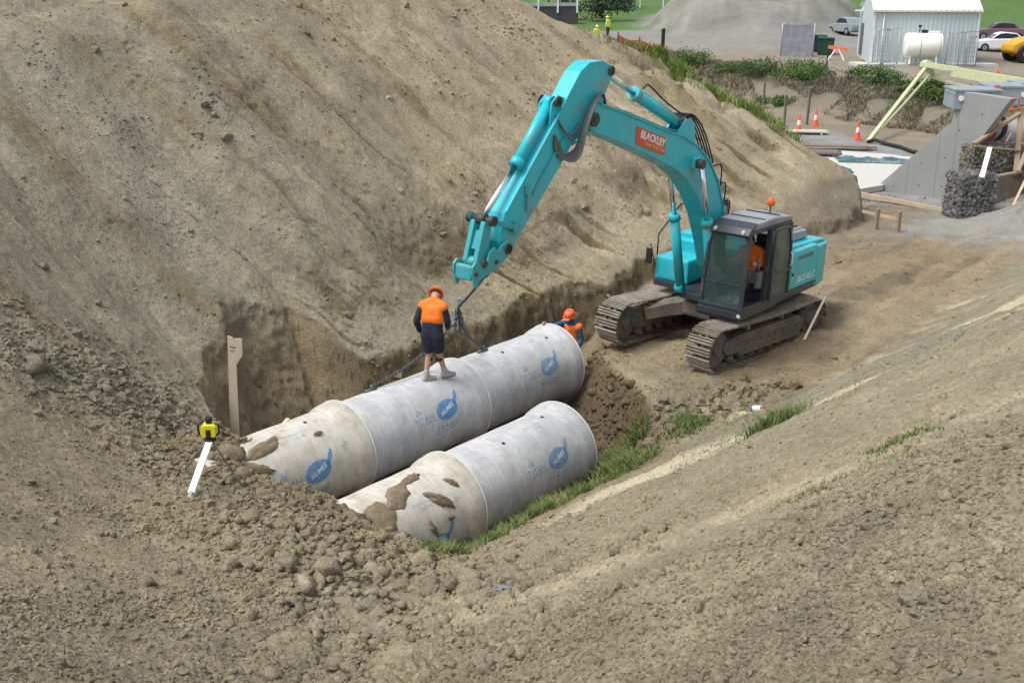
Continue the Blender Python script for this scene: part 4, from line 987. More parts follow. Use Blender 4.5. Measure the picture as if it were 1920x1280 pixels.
x, y = along([(2.4, 17.7, .25), (3.0, 17.9, .2), (3.3, 18.0, .12)], 1500, .2, g); grass('grass', x, y, .2, M_GRASS, 23, .010, .8)
for (cx, cy, rr, n_, h_) in ((3.4, 13.1, .16, 420, .24), (3.25, 13.6, .5, 260, .08), (3.7, 16.7, .4, 170, .07), (4.6, 16.9, .5, 120, .06), (2.1, 7.05, .12, 200, .05), (2.5, 6.9, .25, 260, .04), (2.97, 7.7, .14, 220, .07), (2.75, 7.4, .2, 160, .05), (1.3, 10.4, .3, 200, .05)):
    grass('weed_patch', cx+g.normal(0, rr, n_), cy+g.normal(0, rr*.6, n_), np.full(n_, h_), M_GRASS if h_ > .06 else M_GRASS_D, int(cx*100), .006, .9)
x, y = along([(4.3, 37.2, .2), (4.9, 37.4, .3), (6.6, 37.6, .42), (8.0, 37.2, .4), (9.2, 36.9, .2)], 30000, .4, g); grass('grass', x, y, .40, M_GRASS_Y, 25, .014, .6)
x, y = along([(3.0, 37.0, .6), (6.8, 38.4, .8), (9.5, 37.6, .5)], 6000, .4, g); grass('dry_grass', x, y, .28, M_GRASS_D, 26, .015, .7)
a = g.random(60000); q_ = g.uniform(-.5, 4.2, 60000); bx0, by0 = 18.4+(-.383)*(a*62-26)*1.0+.924*q_, 60.9+.924*(a*62-26)+.383*q_; k = vn(bx0*.5, by0*.5, 401) > .28
grass('dry_grass', bx0[k], by0[k], .26, M_STRAW, 27, .022, .8)
def leaf_cloud(blobs, n, size, g):
    """leaf faces through the volume of several lumps: (cx,cy,cz,rx,ry,rz)"""
    Bb = np.array(blobs, float); w_ = Bb[:, 3]*Bb[:, 4]*Bb[:, 5]; k = g.choice(len(Bb), n, p=w_/w_.sum()); v = g.normal(0, 1, (n, 3)); v /= np.linalg.norm(v, axis=1)[:, None]
    rad = g.random(n)**.45; c = Bb[k, :3]+v*rad[:, None]*Bb[k, 3:]*(1+.25*g.normal(0, 1, n))[:, None]
    a = g.normal(0, 1, (n, 3)); a /= np.linalg.norm(a, axis=1)[:, None]; b = np.cross(a, g.normal(0, 1, (n, 3))); b /= np.linalg.norm(b, axis=1)[:, None]; s_ = size*g.uniform(.5, 1.4, n)[:, None]
    V = np.stack([c-a*s_, c-b*s_*.6, c+a*s_, c+b*s_*.6], 1).reshape(-1, 3); return V, np.arange(n*4).reshape(-1, 4)
def bush(x, y, w_, h, label, seed, m=None, n=900, cat='bush', group='bushes on the far bank', size=.06):
    g = np.random.default_rng(seed); z = gz(x, y); bl = []
    for k in range(7): bl.append((g.normal(0, w_*.38), g.normal(0, w_*.25), h*g.uniform(.25, .6), w_*g.uniform(.2, .42), w_*g.uniform(.2, .35), h*g.uniform(.3, .45)))
    root = empty('bush', (x, y, z)); tag(root, label, cat, group)
    V, Fq = leaf_cloud(bl, n, size, g); np_obj('foliage', V, Fq, m or M_LEAF, False, root)
    mb = MB()
    for k in range(5): mb.tube([(0, 0, -.05), (g.normal(0, w_*.12), g.normal(0, w_*.1), h*.3), (g.normal(0, w_*.3), g.normal(0, w_*.2), h*.7)], [.02, .014, .006], 5)
    mb.build('stems', mat('stem_brown', (.09, .06, .04), .9), root); return root
for i, (bx__, by__, w_, h_, lb) in enumerate([(13.0, 80.6, 2.6, 1.5, 'round green bush farthest left behind the crest grass'), (11.6, 78.5, 1.2, .7, 'low green bush at the left foot of the round bush'), (15.0, 74.5, 2.0, 1.1, 'leafy bush at the left end of the hedge below the mesh panel'),
    (16.4, 72.9, 2.4, 1.3, 'broad dark bush left of centre below the mesh panel'), (17.9, 70.3, 2.4, 1.4, 'dark bush directly below the green bin'), (18.2, 68.6, 1.8, 1.0, 'bush on the edge of the scarp under the orange trestle'),
    (19.9, 66.6, 2.6, 1.2, 'bush on the scarp below the near left shed corner'), (21.0, 64.2, 2.2, 1.1, 'bush right of the trestle halfway to the pump boom'), (22.0, 59.2, 1.5, 1.0, 'ragged bush just behind the slanting pump boom'), (22.6, 57.4, 1.8, .9, 'bush hidden partly by the concrete wall top'),
    (16.0, 66.0, 1.5, .7, 'small shrub low on the scarp left of the timber stakes'), (21.8, 61.5, 1.4, .8, 'yellow green shrub above the scarp near the pump boom')]):
    bush(bx__, by__, w_, h_, lb, 400+i, n=2600)
def tree(x, y, h, w_, label, seed, m=None):
    g = np.random.default_rng(seed); z = gz(x, y)-.2; root = empty('tree', (x, y, z)); tag(root, label, 'tree', 'trees along the far edge')
    mb = MB(); mb.tube([(0, 0, 0), (.1, 0, h*.3), (0, .1, h*.7)], [h*.035, h*.026, h*.01], 8)
    for k in range(7):
        a = g.uniform(0, 2*PI); z0 = h*g.uniform(.2, .55); mb.tube([(0, 0, z0), (w_*.25*math.cos(a), w_*.25*math.sin(a), z0+h*.12), (w_*.42*math.cos(a), w_*.42*math.sin(a), z0+h*.28)], [h*.014, h*.009, h*.004], 6)
    mb.build('trunk', mat('bark', (.08, .06, .045), .9), root)
    bl = [(g.normal(0, w_*.25), g.normal(0, w_*.25), h*g.uniform(.3, .85), w_*g.uniform(.16, .3), w_*g.uniform(.16, .3), h*g.uniform(.1, .2)) for k in range(14)]
    V, Fq = leaf_cloud(bl, 3200, .22, g); np_obj('crown', V, Fq, m or M_LEAF_DK, False, root)
for i, (tx, ty, th, tw, lb) in enumerate([(40, 152, 8, 7, 'dark tree at top behind the left end of the shed'), (46.5, 155, 9, 8, 'dark tree hidden behind the shed ridge'), (53, 150, 9, 8, 'dark tree rising above the middle of the shed roof'), (60, 146, 9, 9, 'wide dark tree right of the shed roof peak'),
    (67.5, 150, 10, 9, 'dark tree at top right beyond the green field'), (74, 147, 9, 9, 'dark tree cut by the right edge of the picture'), (33, 158, 8, 7, 'dark tree at the top between mound and shed'), (27, 164, 8, 7, 'dark tree above the crest of the grey mound')]):
    tree(tx, ty, th, tw, lb, 500+i)

# ------------------------------------------------------------------ yard: shed, tank, panels, vehicles
def unp(u, v, zc):
    a, b = (u-960)/2050*zc, -(v-640)/2050*zc; cp, sp = math.cos(PITCH), math.sin(PITCH)
    return Vector((a, zc*cp+b*sp, H-zc*sp+b*cp))
CORR = mat('shed_cladding', (.47, .54, .55), .45, var=.04); ROOFW = mat('shed_roof_white', (.86, .88, .88), .4, var=.03)
sh = empty('metal_shed', (24.5, 77.0, 2.42), (0, 0, R(-10))); tag(sh, 'pale grey corrugated metal shed with white pitched roof', 'shed')
SL, SWd, SH, SR = 6.7, 7.2, 3.5, 5.15
def corr_wall(mb, a, b, ztop, n):
    """ribbed sheet from a to b; ztop(t)"""
    a = Vector(a); b = Vector(b); t_ = (b-a).normalized(); nn = Vector((t_.y, -t_.x, 0)); V = []
    for i in range(n+1):
        t = i/n; p = a+(b-a)*t+nn*(.018 if i % 4 in (1, 2) else 0); V += [(p.x, p.y, 0), (p.x, p.y, ztop(t))]
    mb.add(V, [(2*i, 2*i+2, 2*i+3, 2*i+1) for i in range(n)])
mb = MB()
corr_wall(mb, (0, 0, 0), (SL, 0, 0), lambda t: SH, 96); corr_wall(mb, (SL, 0, 0), (SL, SWd, 0), lambda t: SH+(SR-SH)*(1-abs(2*t-1)), 96)
corr_wall(mb, (SL, SWd, 0), (0, SWd, 0), lambda t: SH, 96); corr_wall(mb, (0, SWd, 0), (0, 0, 0), lambda t: SH+(SR-SH)*(1-abs(2*t-1)), 96)
mb.build('wall', CORR, sh, norm=False)
mb = MB()
for s0 in (0, 1):
    n = 80; V = []
    for i in range(n+1):
        x_ = -.15+(SL+.3)*i/n; o_ = .03 if i % 4 in (1, 2) else 0
        ye, yr = (-.2, SWd/2) if s0 == 0 else (SWd+.2, SWd/2)
        V += [(x_, ye, SH-.06+o_+.05), (x_, yr, SR+.05+o_)]
    mb.add(V, [(2*i, 2*i+2, 2*i+3, 2*i+1) for i in range(n)])
rf = mb.build('roof', ROOFW, sh)
mb = MB(); mb.box((-.18, -.06, -.12+SH), (SL+.18, -.24, SH+.0)); mb.build('gutter', mat('gutter_cream', (.62, .60, .48), .5), rf)
for x_, y_ in ((.0, -.03), (SL, -.03), (0, SWd), (SL, SWd)): mb = MB(); mb.box((x_-.07, y_-.04, 0), (x_+.07, y_+.07, SH)); mb.build('corner_trim', mat('trim_pale', (.66, .70, .70), .5), sh)
mb = MB(); mb.cyl((.62, -.09, 0), (.62, -.09, SH-.1), .04, n=10); mb.build('downpipe', WHITE, sh)
mb = MB(); mb.box((-.06, 4.9, .3), (-.02, 6.3, 2.5))
for k in range(16): mb.box((-.09, 4.9, .35+k*.135), (-.05, 6.3, .41+k*.135))
mb.build('roller_door', mat('louvre_dark', (.12, .15, .17), .5), sh)
mb = MB(); mb.box((-.5, 6.2, 3.3), (.0, 6.9, 3.38)); mb.build('canopy', ROOFW, sh)
structure(tag(MB().box((23.2, 75.2, 2.2), (32.5, 77.6, 2.5), None, .01).build('concrete_apron', mat('concrete_pale', (.5, .5, .47), .9, bump=.3))))
# fuel tank
tk = empty('fuel_tank', (27.35, 75.3, 2.5), (0, 0, R(-8))); tag(tk, 'white cylindrical fuel tank on legs against the shed wall', 'tank')
TW = mat('tank_white', (.85, .85, .80), .35, var=.03)
mb = MB(); mb.lathe([(.02, -.02), (.5, 0), (.74, .05), (.80, .14), (.80, 2.26), (.74, 2.35), (.5, 2.4), (.02, 2.42)], T(-1.2, 0, 1.2) @ RY(PI/2), 32); t0 = mb.build('tank_shell', TW, tk)
mb = MB()
for x_ in (-.28, .95): mb.lathe([(.803, x_+1.2), (.812, x_+1.21), (.812, x_+1.24), (.803, x_+1.25)], T(-1.2, 0, 1.2) @ RY(PI/2), 32)
mb.build('tank_band', mat('grey_band', (.35, .35, .35)), tk)
for x_ in (-.85, .85):
    for y_ in (-.45, .45): mb = MB(); mb.bar((x_, y_, 0), (x_, y_*.8, .75), .12); mb.build('leg', TW, tk)
mb = MB(); mb.box((-.15, -.15, 1.98), (.2, .2, 2.2), None, .03); mb.cyl((-.3, 0, 1.98), (-.3, 0, 2.45), .03); mb.box((-.4, -.05, 2.35), (-.2, .05, 2.5)); mb.build('pump_fitting', BLACK, tk)
mb = MB(); mb.box((.35, -.2, 1.99), (1.0, .2, 2.12), None, .02); mb.build('hatch', TW, tk)
GALV = mat('galvanised_steel', (.33, .36, .38), .4, metal=.5)
def mesh_panel(x, y, w_, h, yaw, label, group='wire fence panels at the shed', dens=.14, r_=.012, m=None, lean=0.):
    o = empty('fence_panel', (x, y, gz(x, y)+.02), (lean, 0, yaw)); tag(o, label, 'fence panel', group)
    mb = MB(); 
    for a, b in (((0, 0, 0), (w_, 0, 0)), ((w_, 0, 0), (w_, 0, h)), ((w_, 0, h), (0, 0, h)), ((0, 0, h), (0, 0, 0))): mb.cyl(a, b, .025, n=6)
    mb.build('frame', m or GALV, o); mb = MB(); k = int(w_/dens)
    for i in range(1, k): mb.cyl((w_*i/k, 0, 0), (w_*i/k, 0, h), r_, n=4, caps=False)
    for i in range(1, int(h/.3)): mb.cyl((0, 0, .3*i), (w_, 0, .3*i), r_*.7, n=4, caps=False)
    mb.build('wire_mesh', m or GALV, o); return o
mesh_panel(24.4, 76.3, 1.1, 2.3, R(5), 'wire fence panel stacked at the near left shed corner'); mesh_panel(24.9, 76.0, 1.0, 2.4, R(-30), 'wire fence panel leaning beside the downpipe', lean=R(-6))
mesh_panel(28.9, 75.2, 1.2, 2.1, R(-20), 'wire fence panel just right of the white tank'); mesh_panel(29.7, 75.0, 1.1, 2.2, R(-12), 'wire fence panel near the right shed corner', lean=R(-5)); mesh_panel(30.2, 74.9, .7, 1.9, R(10), 'narrow wire fence panel at the right shed corner')
# shade-cloth cage
cg = empty('mesh_cage', (19.9, 83.6, gz(20.8, 83)-.05), (0, 0, R(-18))); tag(cg, 'grey shade cloth screen standing left of the green bin', 'screen')
CLOTH = mat('shade_cloth', (.24, .25, .28), .9, var=.25, scale=2)
for (a, b, n_) in (((0, 0, 0), (2.25, 2.3, 0), 'front'), ((0, .02, 0), (.05, 2.1, 2.3), 'side')):
    mb = MB()
    if n_ == 'front': mb.box((0, -.015, 0), (2.3, .015, 2.35))
    else: mb.box((-.015, .02, 0), (.015, 1.9, 2.35))
    mb.build('cloth_panel', CLOTH, cg)
mb = MB()
for x_, y_ in ((0, 0), (2.3, 0), (0, 1.9)): mb.cyl((x_, y_, 0), (x_, y_, 2.45), .04, n=8)
mb.build('frame', GALV, cg)
GREENB = mat('bin_green', (.015, .055, .035), .5)
for (bx__, by__, lb) in ((23.4, 84.4, 'dark green bin with lid, nearer of two beside the grey screen'), (23.2, 85.8, 'dark green bin standing behind the nearer bin')):
    b_ = empty('waste_bin', (bx__, by__, gz(bx__, by__)), (0, 0, R(-15))); tag(b_, lb, 'bin', 'green bins')
    mb = MB(); mb.prism([(-.55, 0), (.55, 0), (.62, 1.1), (-.62, 1.1)], -.45, .45, None, .03); mb.build('bin_body', GREENB, b_)
    mb = MB(); mb.prism([(-.66, 1.1), (.66, 1.1), (.6, 1.22), (-.6, 1.25)], -.5, .5, None, .02); mb.build('lid', mat('bin_lid', (.03, .09, .07), .35), b_)
    mb = MB()
    for x_ in (-.45, .45): mb.cyl((x_, -.5, .1), (x_, -.44, .1), .1, n=10)
    mb.build('wheel', BLACK, b_)
ORNG = mat('barrier_orange', (.80, .17, .09), .5); PINKW = mat('reflective_white', (.80, .76, .74), .4)
tr_ = empty('barrier_trestle', (23.1, 80.3, gz(23.1, 80.3)), (0, 0, R(-20))); tag(tr_, 'orange and white folding barrier trestle on the ground near the bins', 'barrier')
for p_, q_ in (((-.55, -.3, 0), (-.1, 0, .75)), ((.55, -.3, 0), (.1, 0, .8)), ((-.5, .35, 0), (-.15, 0, .75)), ((.5, .35, 0), (.15, 0, .8))): mb = MB(); mb.bar(p_, q_, .09, .05); mb.build('leg', PINKW, tr_)
mb = MB(); mb.box((-.75, -.04, .7), (.6, .04, .92), RY(R(9))); mb.build('crossbar', ORNG, tr_)
CON = mat('cone_orange', (.85, .11, .04), .45)
def cone_proto(x, y, label):
    o = empty('traffic_cone', (x, y, gz(x, y)+.005)); tag(o, label, 'traffic cone', 'orange traffic cones in the yard')
    mb = MB(); mb.box((-.2, -.2, 0), (.2, .2, .04), None, .015); mb.build('base', CON, o)
    mb = MB(); mb.lathe([(.15, .04), (.145, .06), (.10, .3), (.065, .6), (.045, .82), (.03, .9), (.02, .905)], n=20); c = mb.build('cone_body', CON, o)
    mb = MB(); mb.lathe([(.105, .33), (.107, .335), (.078, .56), (.076, .57)], n=20); mb.build('reflective_collar', PINKW, c); return o
c0 = cone_proto(14.23, 54.9, 'orange traffic cone on the pallet edge, leftmost in the yard')
for x_, y_, lb in ((15.9, 58.0, 'orange traffic cone behind the leftmost one beside a timber stake'), (16.6, 53.0, 'orange traffic cone alone on the gravel left of the pump boom tip'), (26.4, 61.0, 'orange traffic cone behind the steel beams at right')):
    c = copy_tree(c0); c.location = (x_, y_, gz(x_, y_)+.005); c['label'] = lb
# vehicles
def car(x, y, yaw, paint, label, L=4.4, group='parked cars'):
    o = empty('parked_car', (x, y, gz(x, y)), (0, 0, yaw)); tag(o, label, 'car', group)
    mb = MB(); h = L/2
    mb.prism([(-h, .35), (-h+.02, .72), (-h+.12, .92), (-h*.55, .97), (h*.42, .94), (h-.12, .78), (h, .6), (h, .33), (h-.3, .24), (-h+.3, .24)], -.84, .84, None, .07); bd = mb.build('body', paint, o)
    mb = MB(); mb.prism([(-h*.62, .95), (-h*.42, 1.36), (-.1, 1.44), (.35, 1.38), (h*.45, .94)], -.70, .70, None, .06); mb.build('roof_cabin', paint, o)
    mb = MB(); mb.prism([(-h*.52, 1.0), (-h*.39, 1.31), (-.1, 1.38), (.32, 1.33), (h*.38, .98)], -.72, .72, None, .01); mb.prism([(-h*.60, .99), (-h*.43, 1.33), (-h*.41, 1.33), (-h*.57, .99)], -.6, .6); mb.prism([(h*.44, .98), (.37, 1.36), (.34, 1.36), (h*.40, .98)], -.6, .6); mb.build('windows', mat('car_glass', (.03, .04, .05), .1), o)
    for x_ in (-h*.6, h*.62):
        for y_ in (-.78, .78):
            mb = MB(); mb.cyl((x_, y_-.1, .31), (x_, y_+.1, .31), .31, n=20); wh = mb.build('wheel', BLACK, o); mb = MB(); mb.cyl((x_, y_-.105, .31), (x_, y_+.105, .31), .18, n=14); mb.build('rim', GALV, wh)
    for y_ in (-.6, .6): mb = MB(); mb.box((h-.05, y_-.16, .6), (h+.015, y_+.16, .74), None, .02); mb.build('headlight', PINKW, o)
    mb = MB(); mb.box((h-.02, -.6, .3), (h+.03, .6, .45), None, .02); mb.build('bumper', BLACK, o); return o
car(37.5, 86.8, R(172), mat('car_white', (.75, .78, .78), .3), 'white saloon car parked right of the shed'); car(40.2, 93.5, R(165), mat('car_maroon', (.16, .10, .11), .3), 'dark maroon car parked behind the white saloon'); car(36.0, 91.0, R(80), mat('car_black', (.03, .035, .045), .3), 'black car half hidden by the right shed corner'); car(28.9, 98.0, R(110), mat('car_grey', (.25, .29, .30), .3), 'small grey vehicle parked behind the left shed corner', 3.6)
ye = empty('yellow_loader', (36.6, 79.0, gz(36.6, 79.0)), (0, 0, R(185))); tag(ye, 'yellow loader with rounded hood cut by the right edge', 'loader'); YEL = mat('loader_yellow', (.72, .38, .02), .4, dirt=.15)
mb = MB(); mb.prism([(-.6, .6), (-.6, 1.5), (.2, 1.75), (1.3, 1.6), (2.1, 1.2), (2.2, .75), (1.7, .55)], -.85, .85, None, .12); mb.build('hood', YEL, ye)
mb = MB(); mb.box((-1.8, -.7, 1.1), (-.6, .7, 2.5), None, .08); mb.build('cab', YEL, ye); mb = MB(); mb.box((-1.7, -.72, 1.6), (-.7, .72, 2.35), None, .02); mb.build('cab_window', mat('car_glass', (.03, .04, .05)), ye)
for x_ in (-1.2, 1.2):
    for y_ in (-.95, .95): mb = MB(); mb.cyl((x_, y_-.2, .6), (x_, y_+.2, .6), .6, n=24); wh = mb.build('wheel', BLACK, ye); mb = MB(); mb.cyl((x_, y_-.22, .6), (x_, y_+.22, .6), .28, n=14); mb.build('rim', YEL, wh)
# pump boom
PB_ = mat('boom_pale_yellow', (.52, .55, .33), .45, dirt=.1); tip = unp(1627, 266, 51.0); el = unp(1738, 124, 57); far_ = unp(1990, 160, 50)
pm = empty('pump_boom', tuple(el)); tag(pm, 'pale yellow concrete pump boom slanting down to a hose', 'boom')
def rel(v): return Vector(v)-el
mb = MB(); n_ = 10; off = Vector((.5, .2, -.25))
A = rel(el); B = rel(tip)
mb.bar(A, B, .17, .13); mb.tube([A+off*.9, A*.5+B*.5+off*.55, B+off*.05], .07, 8)
for k in range(7):
    t = (k+.5)/8; p = A+(B-A)*t; mb.bar(p, p+off*(.95-t*.8), .05)
mb.build('lower_arm', PB_, pm)
mb = MB(); C2 = rel(far_); u_ = (C2-A).normalized(); mb.bar(A+Vector((-.3, 0, .1)), A+u_*2.2+Vector((0, 0, .05)), .22, .24); mb.bar(A+u_*1.8+Vector((0, 0, -.1)), C2+Vector((0, 0, -.2)), .26, .46); mb.bar(A+Vector((.3, 0, -.55)), A+u_*3.4+Vector((0, 0, -.75)), .14)
mb.build('upper_arm', PB_, pm)
mb = MB(); mb.cyl(A+Vector((0, -.3, 0)), A+Vector((0, .3, 0)), .3); mb.cyl(A+Vector((.5, -.25, -.45)), A+Vector((.5, .25, -.45)), .16); mb.bar(A, A+Vector((.5, 0, -.5)), .2); mb.build('elbow', PB_, pm)
mb = MB(); gl = [(17.0, 50.4), (17.4, 49.2), (17.5, 48.0), (18.6, 47.2), (20.2, 46.6)]
mb.tube([B, rel((tip.x+.25, tip.y-.25, gz(tip.x+.25, tip.y-.25)+.2))]+[rel((a, b, gz(a, b)+.1)) for a, b in gl], .085, 8); mb.build('rubber_hose', BLACK, pm)
# ------------------------------------------------------------------ headwall works at the right
CONC = mat('wall_concrete', (.27, .275, .27), .85, dirt=.12, dirt_col=(.27, .26, .23), scale=.9, bump=.15, var=.10)
P1 = Vector((13.7, 40.5, 0)); P3 = Vector((16.0, 36.8, 0)); wd_ = P3-P1; ang_ = math.atan2(wd_.y, wd_.x)
hw = empty('concrete_wing_wall', (P1.x, P1.y, .05), (0, 0, ang_)); tag(hw, 'tall grey concrete wing wall with sloping top beside the white slab', 'wall')
mb = MB(); mb.prism([(0, 0), (0, .42), (2.75, 2.95), (2.85, 4.0), (4.9, 3.9), (3.9, 2.4), (3.35, 1.2), (3.2, 0)], 0, .32, None, .02); mb.build('wall_slab', CONC, hw)
for x_ in (1.15, 2.35, 3.0): mb = MB(); mb.box((x_, -.004, .1), (x_+.02, .0, min(3.9, .35+x_*.92))); mb.build('form_joint', mat('joint_grey', (.2, .2, .195), .9), hw)
for x_, z_ in ((.6, .4), (1.7, .6), (1.7, 1.4), (2.65, .7), (2.65, 1.7), (3.1, 2.7), (3.9, 3.3)): mb = MB(); mb.cyl((x_, -.004, z_), (x_, .0, z_), .03, n=10); mb.build('tie_hole', DARK, hw)
mb = MB(); mb.box((-.2, -.25, -.02), (4.5, .5, .12), None, .02); mb.build('footing', mat('footing_pale', (.38, .36, .31), .9, bump=.3), hw)
STB = mat('beam_grey_blue', (.25, .31, .345), .45, dirt=.15, scale=2)
for k, (u, v, zc, L_) in enumerate(((1788, 205, 37.3, 1.5), (1852, 196, 39.5, 1.3), (1908, 190, 41.5, 3.0))):
    a = unp(u, v, zc); o = empty('steel_beam', tuple(a), (0, 0, R(-8)))
    tag(o, ('grey steel box beam on top of the wing wall, nearest of three', 'middle grey steel box beam behind the thick red prop', 'grey steel box beam at the right edge, farthest of three')[k], 'beam', 'steel beams over the wall')
    mb = MB(); mb.box((0, 0, 0), (L_, 1.6, .05)); mb.box((-.04, -.04, .60), (L_+.04, 1.6, .66)); mb.box((0, .0, .05), (L_, .06, .60)); mb.box((0, 1.5, .05), (L_, 1.56, .60)); mb.box((0, .06, .05), (.06, 1.5, .6)); mb.box((L_-.06, .06, .05), (L_, 1.5, .6))
    mb.build('beam_body', STB, o)
    for x_ in (.2, L_-.12): mb = MB(); mb.cyl((x_, -.06, .36), (x_, 0, .36), .09, n=14); mb.build('lifting_eye', WHITE, o)
    mb = MB(); mb.box((-.02, -.08, .5), (.0, 1.5, .58)); mb.build('edge_strip', mat('plate_blue_grey', (.33, .39, .43), .4), o)
def wl(x, y, z): return Vector((P1.x, P1.y, .05))+Vector((x*math.cos(ang_)-y*math.sin(ang_), x*math.sin(ang_)+y*math.cos(ang_), z))
REDP = mat('red_oxide_paint', (.42, .085, .05), .55, dirt=.1); TIMB = mat('form_timber', (.30, .22, .15), .8, scale=3, bump=.2); TIMP = mat('pale_timber', (.48, .38, .25), .8, scale=3)
def post_px(name, u, v0, v1, zc, w_, m, label, cat, group=None, du=0.):
    a = unp(u, v1, zc); b = unp(u+du, v0, zc); o = empty(name, tuple(a)); tag(o, label, cat, group); mb = MB(); mb.bar((0, 0, 0), b-a, w_, w_*.6, bev=w_*.12); mb.build('shaft', m, o)
    mb = MB(); mb.box((-w_*.8, -w_*.8, -.02), (w_*.8, w_*.8, .03)); mb.build('foot_plate', m, o); return o
for u, v0, v1, zc, w_, du, lb in ((1838, 182, 268, 37.2, .11, 8, 'leaning red prop along the right edge of the wing wall'), (1866, 160, 216, 37.5, .16, 5, 'thick red prop just right of the wall top'), (1876, 170, 216, 38, .09, 2, 'thin red prop right of the thick one'), (1896, 178, 207, 38.5, .12, 3, 'short red prop beside the middle beam'), (1911, 184, 206, 38.5, .07, 0, 'thinnest short red prop at the right edge')):
    post_px('steel_prop', u, v0, v1, zc, w_, REDP, lb, 'prop', 'red steel props', du)
# horizontal pipe with clamp
a = unp(1845, 238, 38.4); b = unp(1985, 246, 40.5); o = empty('steel_pipe', tuple(a)); tag(o, 'large pale horizontal pipe with a black clamp behind timber braces', 'pipe')
mb = MB(); dv = b-a; mb.cyl((0, 0, 0), dv, .48, n=32); pb_ = mb.build('pipe_barrel', mat('pipe_pale_grey', (.50, .50, .49), .5), o); u_ = dv.normalized()
mb = MB(); mb.cyl(u_*.35, u_*.62, .50, n=32); mb.cyl(u_*.4+Vector((0, 0, .48)), u_*.4+Vector((0, 0, .6)), .05); mb.build('clamp', BLACK, o)
mb = MB(); mb.cyl(u_*-.06, u_*.04, .56, n=32); mb.build('flange', REDP, o)
# formwork boards behind the props
a = unp(1850, 222, 37.9); b = unp(1990, 196, 40); o = empty('formwork_board', tuple(a)); tag(o, 'pale timber formwork board behind the red props', 'board'); mb = MB(); mb.bar((0, 0, 0), b-a, .06, .34); mb.build('plank', TIMP, o); mb = MB(); mb.bar((0, 0, -.25), b-a+Vector((0, 0, -.25)), .09, .06); mb.build('batten', TIMB, o)
def strut(u0, v0, z0, u1, v1, z1, w_, m, label, name='timber_brace', cat='brace', group='timber braces by the gabions'):
    a = unp(u0, v0, z0); b = unp(u1, v1, z1); o = empty(name, tuple(a)); tag(o, label, cat, group); mb = MB(); mb.bar((0, 0, 0), b-a, w_, w_*.45, bev=w_*.08); mb.build('shaft', m, o)
    mb = MB(); t = (b-a).normalized(); mb.bar(t*.02, t*(w_*.6), w_*1.08, w_*.55); mb.build('end_cleat', m, o); return o
strut(1826, 270, 36.6, 1912, 212, 37, .19, TIMB, 'timber brace slanting up right across the pale pipe'); strut(1905, 322, 36.5, 1914, 215, 37, .17, TIMB, 'upright timber post right of the stacked gabion'); strut(1850, 334, 35.8, 1914, 322, 36, .16, TIMB, 'horizontal timber lintel over the dark opening')
strut(1827, 274, 36.4, 1912, 282, 36.6, .1, TIMB, 'horizontal timber rail under the pale pipe'); strut(1878, 280, 37.5, 1896, 250, 37.8, .07, TIMP, 'short pale brace between pipe and rail'); strut(1900, 385, 33.5, 1932, 318, 34, .08, TIMP, 'pale stick leaning at the right edge below the post'); strut(1908, 322, 35.2, 1935, 262, 35.4, .15, TIMB, 'second slanting post at the right edge')
strut(1841, 333, 34.5, 1856, 277, 34.9, .15, PINKW, 'white plastic pipe leaning against the gabions', 'white_pipe', 'pipe', 'plastic pipes')
# gabions
GSTONE = mat('gabion_stone', (.15, .15, .145), .85, scale=4, var=.35, bump=.5); GST2 = mat('gabion_stone_brown', (.17, .155, .12), .85, scale=4, var=.4, bump=.5)
def gabion(loc, yaw, L, W_, Hh, label, seed, m=GSTONE):
    o = empty('gabion_basket', tuple(loc), (0, 0, yaw)); tag(o, label, 'gabion', 'gabion baskets'); g = np.random.default_rng(seed)
    V, Fc = ico(1); pts = []
    for f in range(5):
        n = int((L+W_)*Hh*62) if f < 4 else int(L*W_*70)
        for k in range(n):
            if f == 0: p = (g.random()*L, 0, g.random()*Hh)
            elif f == 1: p = (g.random()*L, W_, g.random()*Hh)
            elif f == 2: p = (0, g.random()*W_, g.random()*Hh)
            elif f == 3: p = (L, g.random()*W_, g.random()*Hh)
            else: p = (g.random()*L, g.random()*W_, Hh)
            pts.append(p)
    pts = np.array(pts); n = len(pts); r_ = g.uniform(.045, .10, n); VV = V[None]*g.uniform(.6, 1.2, (n, 1, 3))*(1+g.normal(0, .12, (n, len(V), 1)))*r_[:, None, None]+pts[:, None]
    st = np_obj('stone_fill', VV.reshape(-1, 3), (Fc[None]+(np.arange(n)*len(V))[:, None, None]).reshape(-1, 3), m, False, o, 3)
    mb = MB(); mb.box((.05, .05, 0), (L-.05, W_-.05, Hh-.03)); mb.build('core', m, o)
    mb = MB(); e = .06
    for i in range(int(L/.3)+1):
        x_ = min(i*.3, L); mb.cyl((x_, -e, 0), (x_, -e, Hh+e), .007, n=4, caps=False); mb.cyl((x_, -e, Hh+e), (x_, W_+e, Hh+e), .007, n=4, caps=False)
    for i in range(int(W_/.3)+1): mb.cyl((-e, i*.3, 0), (-e, i*.3, Hh+e), .007, n=4, caps=False); mb.cyl((-e, i*.3, Hh+e), (L+e, i*.3, Hh+e), .007, n=4, caps=False)
    for i in range(int(Hh/.3)+1): mb.cyl((-e, -e, i*.3), (L+e, -e, i*.3), .007, n=4, caps=False); mb.cyl((-e, -e, i*.3), (-e, W_+e, i*.3), .007, n=4, caps=False)
    mb.build('wire_basket', mat('basket_wire', (.16, .165, .17), .6), o); return o
ga = unp(1795, 415, 35.3); gabion((ga.x, ga.y, .05), R(4), 1.15, 1.1, 1.62, 'dark stone gabion basket at the foot of the wing wall, lower one', 71)
gb = unp(1820, 330, 37.0); gabion((gb.x, gb.y, gb.z), R(4), 1.85, 1.2, .95, 'brownish stone gabion basket above and behind the lower one', 72, GST2)
